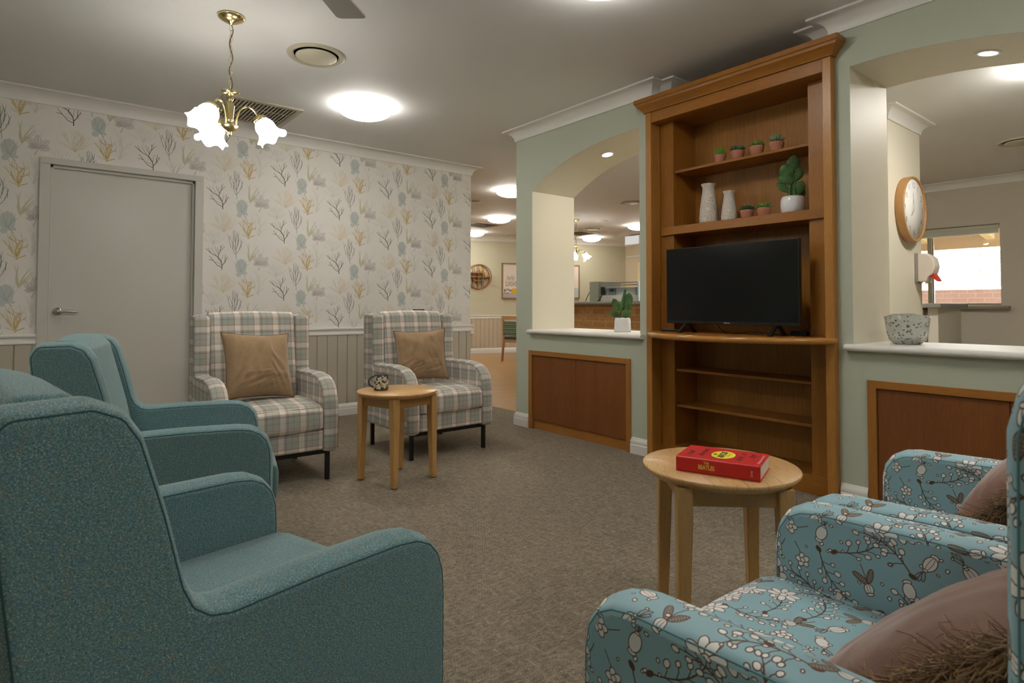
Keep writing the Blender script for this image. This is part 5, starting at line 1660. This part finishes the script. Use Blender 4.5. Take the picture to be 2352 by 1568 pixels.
# ------------------------------------------------------------------ the hall beyond
def fmat(s, d, z, yaw=0): return Matrix.Translation(farpt(s, d, z)) @ Matrix.Rotation(math.atan2(FD.y, FD.x), 4, 'Z')
def fthing(name, label, cat, s, d, z, group=None):
    p = farpt(s, d, z); return thing(name, label, cat, tuple(p), math.atan2(FD.y, FD.x), group)   # local: x along the wall, -y into the room
M_rattan = wood('rattan_cane', (170, 120, 66), (132, 88, 44), 'x', .5)
rs = fthing('rattan_shelf', 'round rattan wall shelf holding small ornaments, on the far wall', 'wall shelf', .24, 0, 1.72)
for y in (-.012, -.15):
    MB().tube([(.272 * math.cos(a), y, .272 * math.sin(a)) for a in [2 * PI * k / 40 for k in range(40)]], .011, 8, closed=True).build('hoop', M_rattan, rs, world=False)
for x in (-.13, -.02, .09):
    h = math.sqrt(.27 ** 2 - x * x)
    for y in (-.15, -.012): MB().tube([(x, y, -h), (x, y, h)], .007, 8).build('upright', M_rattan, rs, world=False)
for z, x0, x1 in ((.085, -.20, .12), (-.005, -.26, .26), (-.085, -.13, .09)):
    MB().box(x0, x1, -.155, -.012, z - .008, z + .008).build('shelf', M_rattan, rs, world=False)
def ornament(name, label, x, z, prof, mat):
    p = rs.matrix_world @ Vector((x, -.085, z)); o = MB().lathe(prof, 20).build(name, mat, None); o.location = p
    tag(o, label, 'ornament', 'ornaments on the rattan shelf')
M_beehive = plain('straw_ornament', (196, 152, 80), .7)
ornament('beehive_ornament', 'straw dome ornament on the top tier of the round rattan shelf', .04, .093, [(0, 0), (.05, 0), (.048, .05), (.03, .09), (0, .105)], M_beehive)
ornament('beehive_ornament', 'straw cone ornament on the right tier of the round rattan shelf', .17, .003, [(0, 0), (.045, 0), (.036, .04), (.012, .085), (0, .09)], M_beehive)
ornament('ornament_bowl', 'dark green bowl in the centre of the round rattan shelf', .03, .003, [(0, 0), (.03, 0), (.05, .03), (.046, .03), (0, .01)], G_dark)

def framed(s0, s1, z0, z1, name, label):
    t = fthing(name, label, 'framed print', (s0 + s1) / 2, 0, (z0 + z1) / 2, 'framed prints on the far wall')
    w = (s1 - s0) / 2; h = (z1 - z0) / 2; e = .028; M_f = wood('print_frame_timber', (170, 138, 98), (140, 110, 74), 'z', .5)
    f = MB(); f.box(-w, -w + e, -.045, -.002, -h, h); f.box(w - e, w, -.045, -.002, -h, h); f.box(-w + e, w - e, -.045, -.002, -h, -h + e); f.box(-w + e, w - e, -.045, -.002, h - e, h)
    f.build('frame', M_f, t, world=False)
    p = MB().box(-w + e, w - e, -.030, -.004, -h + e, h - e).build('print', plain('print_paper', (232, 218, 208), .8), t, world=False)
    return t, p, w, h
pt, pp, w, h = framed(.80, 1.31, 1.235, 2.05, 'sunshine_print', 'framed print reading hello SUNSHINE with a lemon, on the far wall')
tx = MB(); Y = -.0304
put_text(tx, 'hello', .185, (-.045, Y, .065), (1, 0, 0), (0, 0, 1), 0, .56, .30, offset=-.002)
put_text(tx, 'SUNSHINE', .170, (.0, Y, -.075), (1, 0, 0), (0, 0, 1), 0, .40, space=1.1)
tx.box(-w + .029, w - .029, Y, Y + .0004, -h + .029, -h + .135, 4)  # lilac band printed along the foot of the sheet
tx.add([(.055 + .095 * math.cos(a), Y - .0004, -.235 + .065 * math.sin(a)) for a in [2 * PI * k / 24 for k in range(24)]], [tuple(range(24))], 1)
tx.add([(.155 + .045 * math.cos(a), Y - .0003, -.19 + .085 * math.sin(a)) for a in [2 * PI * k / 16 for k in range(16)]], [tuple(range(16))], 2)
rng = random.Random(6)
for k in range(16):
    cx, cz, a = rng.uniform(-.19, -.03), rng.uniform(-.30, -.17), rng.uniform(0, 3)
    L = [(1, 0), (.3, .28), (-.6, .2), (-1, 0), (-.6, -.2), (.3, -.28)]; q = rng.uniform(.022, .04)
    tx.add([(cx + q * (p * math.cos(a) - r * math.sin(a)), Y - .0006, cz + q * (p * math.sin(a) + r * math.cos(a))) for p, r in L], [tuple(range(6))], 2 if k % 3 else 3)
tx.build('artwork', [plain('print_ink', (92, 84, 78), .8), plain('lemon_yellow', (232, 184, 40), .8), plain('print_leaf_green', (86, 104, 92), .8), plain('blossom_pink', (226, 178, 160), .8), plain('print_band_lilac', (186, 178, 184), .8)], pp, world=False)
pt, pp, w, h = framed(2.12, 2.755, 1.245, 2.045, 'pale_print', 'pale framed print on the far wall seen at the left edge of the arch')
MB().box(-w + .029, w - .029, -.0306, -.0302, -h + .029, -h + .25).build('artwork', plain('print_sea', (186, 198, 200), .8), pp, world=False)
po = fthing('power_outlet', 'white power outlet low on the panelled far wall', 'power outlet', .085, .010, .50)
MB().box(-.058, .058, -.008, 0, -.058, .058).build('outlet_plate', M_trim, po, world=False, bevel=.003)
k_ = MB(); k_.box(-.035, -.010, -.012, -.008, .010, .030); k_.box(.010, .035, -.012, -.008, .010, .030); k_.build('switch_rocker', plain('outlet_rocker', (196, 194, 190), .4), po, world=False)

# dining chair and table in the hall
M_beech = wood('beech_frame', (196, 150, 96), (168, 122, 70), 'z', .4)
t = NT('striped_seat_fabric'); v = t.coord('Object'); sx = t.n('ShaderNodeSeparateXYZ', Vector=v)
f_ = t.math('FRACT', t.math('MULTIPLY', sx.outputs[2], 14.0))
t.bsdf(t.ramp(f_, [(0, lin(70, 92, 76)), (.3, lin(150, 160, 120)), (.42, lin(62, 96, 90)), (.7, lin(96, 120, 104)), (.86, lin(170, 170, 130))], 'CONSTANT'), .8)
dc = thing('dining_chair', 'beech dining chair with a green striped back, past the end of the sage wall', 'chair', (7.40, 8.93, 0), R(-80))
for x in (-.24, .24):
    MB().prism([(-.30, 0), (-.26, 0), (-.205, .44), (-.235, .87), (-.28, .87), (-.25, .44)], 0, x - .016, x + .016).build('back_leg', M_beech, dc, world=False, bevel=.004)
    MB().prism([(.22, 0), (.255, 0), (.25, .66), (.215, .66)], 0, x - .016, x + .016).build('front_leg', M_beech, dc, world=False, bevel=.004)
    MB().box(x - .02, x + .02, -.24, .27, .64, .665).build('armrest', M_beech, dc, world=False, bevel=.006)
MB().box(-.225, .225, -.285, -.25, .80, .87).build('top_rail', M_beech, dc, world=False, bevel=.004)
MB().box(-.222, .222, -.275, -.235, .50, .765).build('back_pad', t.m, dc, world=False, bevel=.012)
MB().box(-.225, .225, -.24, .25, .36, .42).build('seat_rail', M_beech, dc, world=False)
MB().box(-.235, .235, -.225, .265, .42, .475).build('seat', plain('green_seat_vinyl', (74, 100, 86), .6), dc, world=False, bevel=.016)
dt = thing('dining_table', 'timber dining table beside the beech chair, mostly hidden by the sage wall', 'table', (8.55, 8.72, 0), R(-80))
MB().box(-.5, .5, -.5, .5, .72, .75).build('table_top', M_beech, dt, world=False, bevel=.004)
for x in (-.45, .45):
    for y in (-.45, .45): MB().box(x - .035, x + .035, y - .035, y + .035, 0, .72).build('leg', M_beech, dt, world=False)

# brick reception counter seen through the left arch
rc = thing('reception_counter', 'brick reception counter with a grey top, seen through the left arch', 'counter', (5.95, 5.4, 0))
t_ = brickwork('honey_brick', (200, 154, 100), (174, 128, 80), (194, 162, 114))
MB().box(5.82, 6.05, 4.2, 6.9, 0, 1.075).build('brick_base', t_, rc)
ct = MB(); ct.prism(fillet([(5.74, 1.075), (6.35, 1.075), (6.35, 1.118), (5.74, 1.118)], [.018, 0, 0, .018], 4), 1, 4.15, 6.95, 0, True)
ct.build('counter_top', M_lam, rc)
dv = thing('office_printer', 'grey cased office machine on the brick reception counter', 'printer', (6.05, 5.25, 1.118))
MB().box(5.86, 6.30, 5.455, 5.62, 1.118, 1.385).build('side_case', plain('grey_green_case', (150, 154, 140), .5), dv, bevel=.004)
MB().box(5.90, 6.30, 4.83, 5.455, 1.118, 1.20).build('paper_tray', plain('printer_white', (214, 210, 200), .5), dv, bevel=.004)
MB().box(5.94, 6.30, 4.90, 5.40, 1.20, 1.30).build('printer_body', plain('printer_blue_grey', (178, 190, 192), .45), dv, bevel=.004)
MB().box(5.925, 5.94, 5.22, 5.34, 1.21, 1.295).build('control_panel', plain('printer_panel_grey', (120, 130, 136), .4), dv)
MB().box(5.922, 5.925, 5.245, 5.315, 1.25, 1.283).build('display', plain('display_blue', (46, 60, 88), .3), dv)
for z in (1.352, 1.322): MB().box(5.88, 5.90, 4.80, 5.455, z, z + .012).build('guard_rail', M_chrome, dv)
MB().box(5.87, 6.30, 4.79, 4.80 + .01, 1.118, 1.36).build('glass_side', plain('case_glass_edge', (170, 186, 184), .2), dv)
MB().box(5.84, 5.86, 5.34, 5.40, 1.21, 1.31).build('handset', M_blackplastic, dv, bevel=.004)
tag(cable([(5.85, 5.37, 1.215), (5.84, 5.40, 1.17), (5.85, 5.44, 1.13), (5.86, 5.47, 1.124)], .006).build('black_cable', M_blackplastic, None, (5.86, 5.44, 1.118)), 'thick black cable hanging from the handset of the counter machine', 'cable')
tag(cable([(6.00, 5.64, 1.31), (6.00, 5.74, 1.26), (6.00, 5.80, 1.18), (6.0, 5.83, 1.125)], .005).build('black_cable', M_blackplastic, None, (6.0, 5.8, 1.118)), 'black cable curving down left of the grey cased machine', 'cable')
tag(cable([(6.02, 5.64, 1.20), (6.0, 5.69, 1.215), (6.0, 5.70, 1.16), (6.0, 5.66, 1.125)], .006).build('steel_loop', M_chrome, None, (6.0, 5.68, 1.118)), 'small steel loop beside the grey cased machine', 'loop')
ex = thing('exit_sign', 'white box sign hanging from the hall ceiling at the right of the left arch', 'exit sign', (10.2, 8.42, CH))
E_ex = emit('sign_lit', (1.0, .98, .94), .2)
MB().box(10.17, 10.24, 8.20, 8.68, 2.40, 2.60).build('sign_case', M_trim, ex, bevel=.004)
MB().box(10.166, 10.171, 8.29, 8.665, 2.415, 2.59).build('sign_panel', E_ex, ex)
MB().box(10.19, 10.22, 8.30, 8.55, 2.60, CH).build('sign_bracket', plain('bracket_brown', (150, 120, 96), .5), ex)

# tiny dark tab on the papered wall behind the plaid chair
tag(MB().box(2.42, 2.51, 4.27, 4.275 + .03, 1.020, 1.028).build('remote_control', M_black, None, (2.465, 4.28, 1.020)), 'thin dark remote lying on top of the back of the right plaid armchair', 'remote control')

# ------------------------------------------------------------------ outside the kitchen window
structure(MB().box(9.2, 26, -12, 16, -.35, -.25).build('ground', plain('pale_paving', (210, 204, 194), .9)), 'pale paved ground outside')
pa = thing('patio_roof', 'beige patio roof with pale rafters outside the kitchen window', 'patio roof', (9.9, 2.6, 2.1))
M_eave = plain('beige_eave', (214, 190, 156), .8)
rf = MB(); rf.prism([(9.22, 2.36), (10.75, 2.16), (10.75, 2.20), (9.22, 2.40)], 1, .4, 5.4); rf.build('roof_lining', M_eave, pa)
MB().box(10.70, 10.76, .4, 5.4, 1.915, 2.17).build('fascia_beam', M_eave, pa)
M_raft = plain('cream_rafter', (232, 222, 178), .7)
for y in (1.55, 2.35, 3.15, 3.95):
    r = MB(); r.prism([(9.22, 2.22), (10.70, 2.02), (10.70, 2.16), (9.22, 2.36)], 1, y - .05, y + .05); r.build('rafter', M_raft, pa)
gw = MB(); gw.box(13.0, 13.23, 2.35, 5.2, -.25, 1.36); tag(gw.build('brick_wall', brickwork('red_brick', (222, 190, 184), (210, 176, 170), (228, 216, 208), .0), None, (13.1, 3.7, -.25)), 'low red brick garden wall outside the kitchen window', 'garden wall')
rng = random.Random(9); fo = MB()
for k in range(4200):
    a, b, c = rng.gauss(0, 1), rng.gauss(0, 1), rng.gauss(0, 1); n = math.sqrt(a * a + b * b + c * c); rr = rng.uniform(.6, 1.0)
    p = Vector((15.5 + 1.0 * a / n * rr, 2.7 + 2.6 * b / n * rr, 1.75 + 1.25 * c / n * rr)); u = Vector((rng.uniform(-1, 1), rng.uniform(-1, 1), rng.uniform(-1, 1))).normalized(); w_ = u.cross(Vector((rng.random(), rng.random(), 1))).normalized()
    q = rng.uniform(.025, .055); fo.add([tuple(p - u * q), tuple(p + w_ * q * .5), tuple(p + u * q), tuple(p - w_ * q * .5)], [(0, 1, 2, 3)], rng.choice((0, 0, 0, 1, 1, 2)))
sb = thing('garden_shrub', 'sunlit pale shrub beyond the garden wall', 'shrub', (15.5, 2.7, -.25))
o = fo.build('foliage', [plain('pale_leaf', (196, 204, 170), .7), plain('pale_blossom', (224, 206, 204), .7), plain('dark_leaf', (150, 158, 128), .7)], sb); o['kind'] = 'stuff'  # a darker leaf tone mixed at random among the pale ones
for dx, dy in ((0, 0), (.2, .9), (-.1, -.9)):
    MB().tube([(15.5 + dx, 2.7 + dy, -.25), (15.5 + dx * 1.3, 2.7 + dy * 1.2, .6), (15.5 + dx * 1.5, 2.7 + dy * 1.5, 1.4)], [.06, .05, .03], 8).build('stem', plain('grey_bark', (150, 136, 120), .9), sb)

# ------------------------------------------------------------------ light and camera
wd = bpy.data.worlds.new('sky'); scene.world = wd; wd.use_nodes = True
nt = wd.node_tree; nt.nodes.clear()
ou = nt.nodes.new('ShaderNodeOutputWorld'); bg = nt.nodes.new('ShaderNodeBackground')
bg.inputs[0].default_value = (.86, .93, 1.0, 1); bg.inputs[1].default_value = 3.0
nt.links.new(bg.outputs[0], ou.inputs[0])
sun = bpy.data.lights.new('sun', 'SUN'); sun.energy = 9; sun.angle = .02; sun.color = (1, .95, .86)
so = bpy.data.objects.new('sun', sun); COL.objects.link(so); so.rotation_euler = (R(0), R(-42), R(20))

cam = bpy.data.cameras.new('camera'); co = bpy.data.objects.new('camera', cam); COL.objects.link(co)
F, CY, YAW, PITCH, ROLL = 1369.35, 666.3, 0.8938, 0.02751, -0.00076
cam.sensor_width = 36; cam.sensor_fit = 'HORIZONTAL'; cam.lens = F / 2352 * 36
cam.shift_x = 0; cam.shift_y = (CY - 784) / 2352
f = Vector((math.cos(YAW) * math.cos(PITCH), math.sin(YAW) * math.cos(PITCH), math.sin(PITCH)))
r = Vector((math.sin(YAW), -math.cos(YAW), 0)); d = f.cross(r)
r2 = r * math.cos(ROLL) + d * math.sin(ROLL); d2 = -r * math.sin(ROLL) + d * math.cos(ROLL)
co.matrix_world = Matrix(((r2.x, -d2.x, -f.x, 0), (r2.y, -d2.y, -f.y, 0), (r2.z, -d2.z, -f.z, 1.05), (0, 0, 0, 1)))
cam.clip_start = .05; cam.clip_end = 100
cam.dof.use_dof = True; cam.dof.focus_distance = 3.4; cam.dof.aperture_fstop = 9.0
scene.camera = co
vs = scene.view_settings
vs.view_transform = 'Standard'; vs.look = 'None'; vs.gamma = 1; vs.exposure = 1.70; vs.use_curve_mapping = False
scene.cycles.max_bounces = 6; scene.cycles.diffuse_bounces = 4; scene.cycles.glossy_bounces = 2; scene.cycles.transmission_bounces = 5; scene.cycles.transparent_max_bounces = 8
scene.cycles.sample_clamp_indirect = 6.0
scene.cycles.use_denoising = True
scene.cycles.use_adaptive_sampling = True; scene.cycles.adaptive_threshold = .08; scene.cycles.adaptive_min_samples = 16
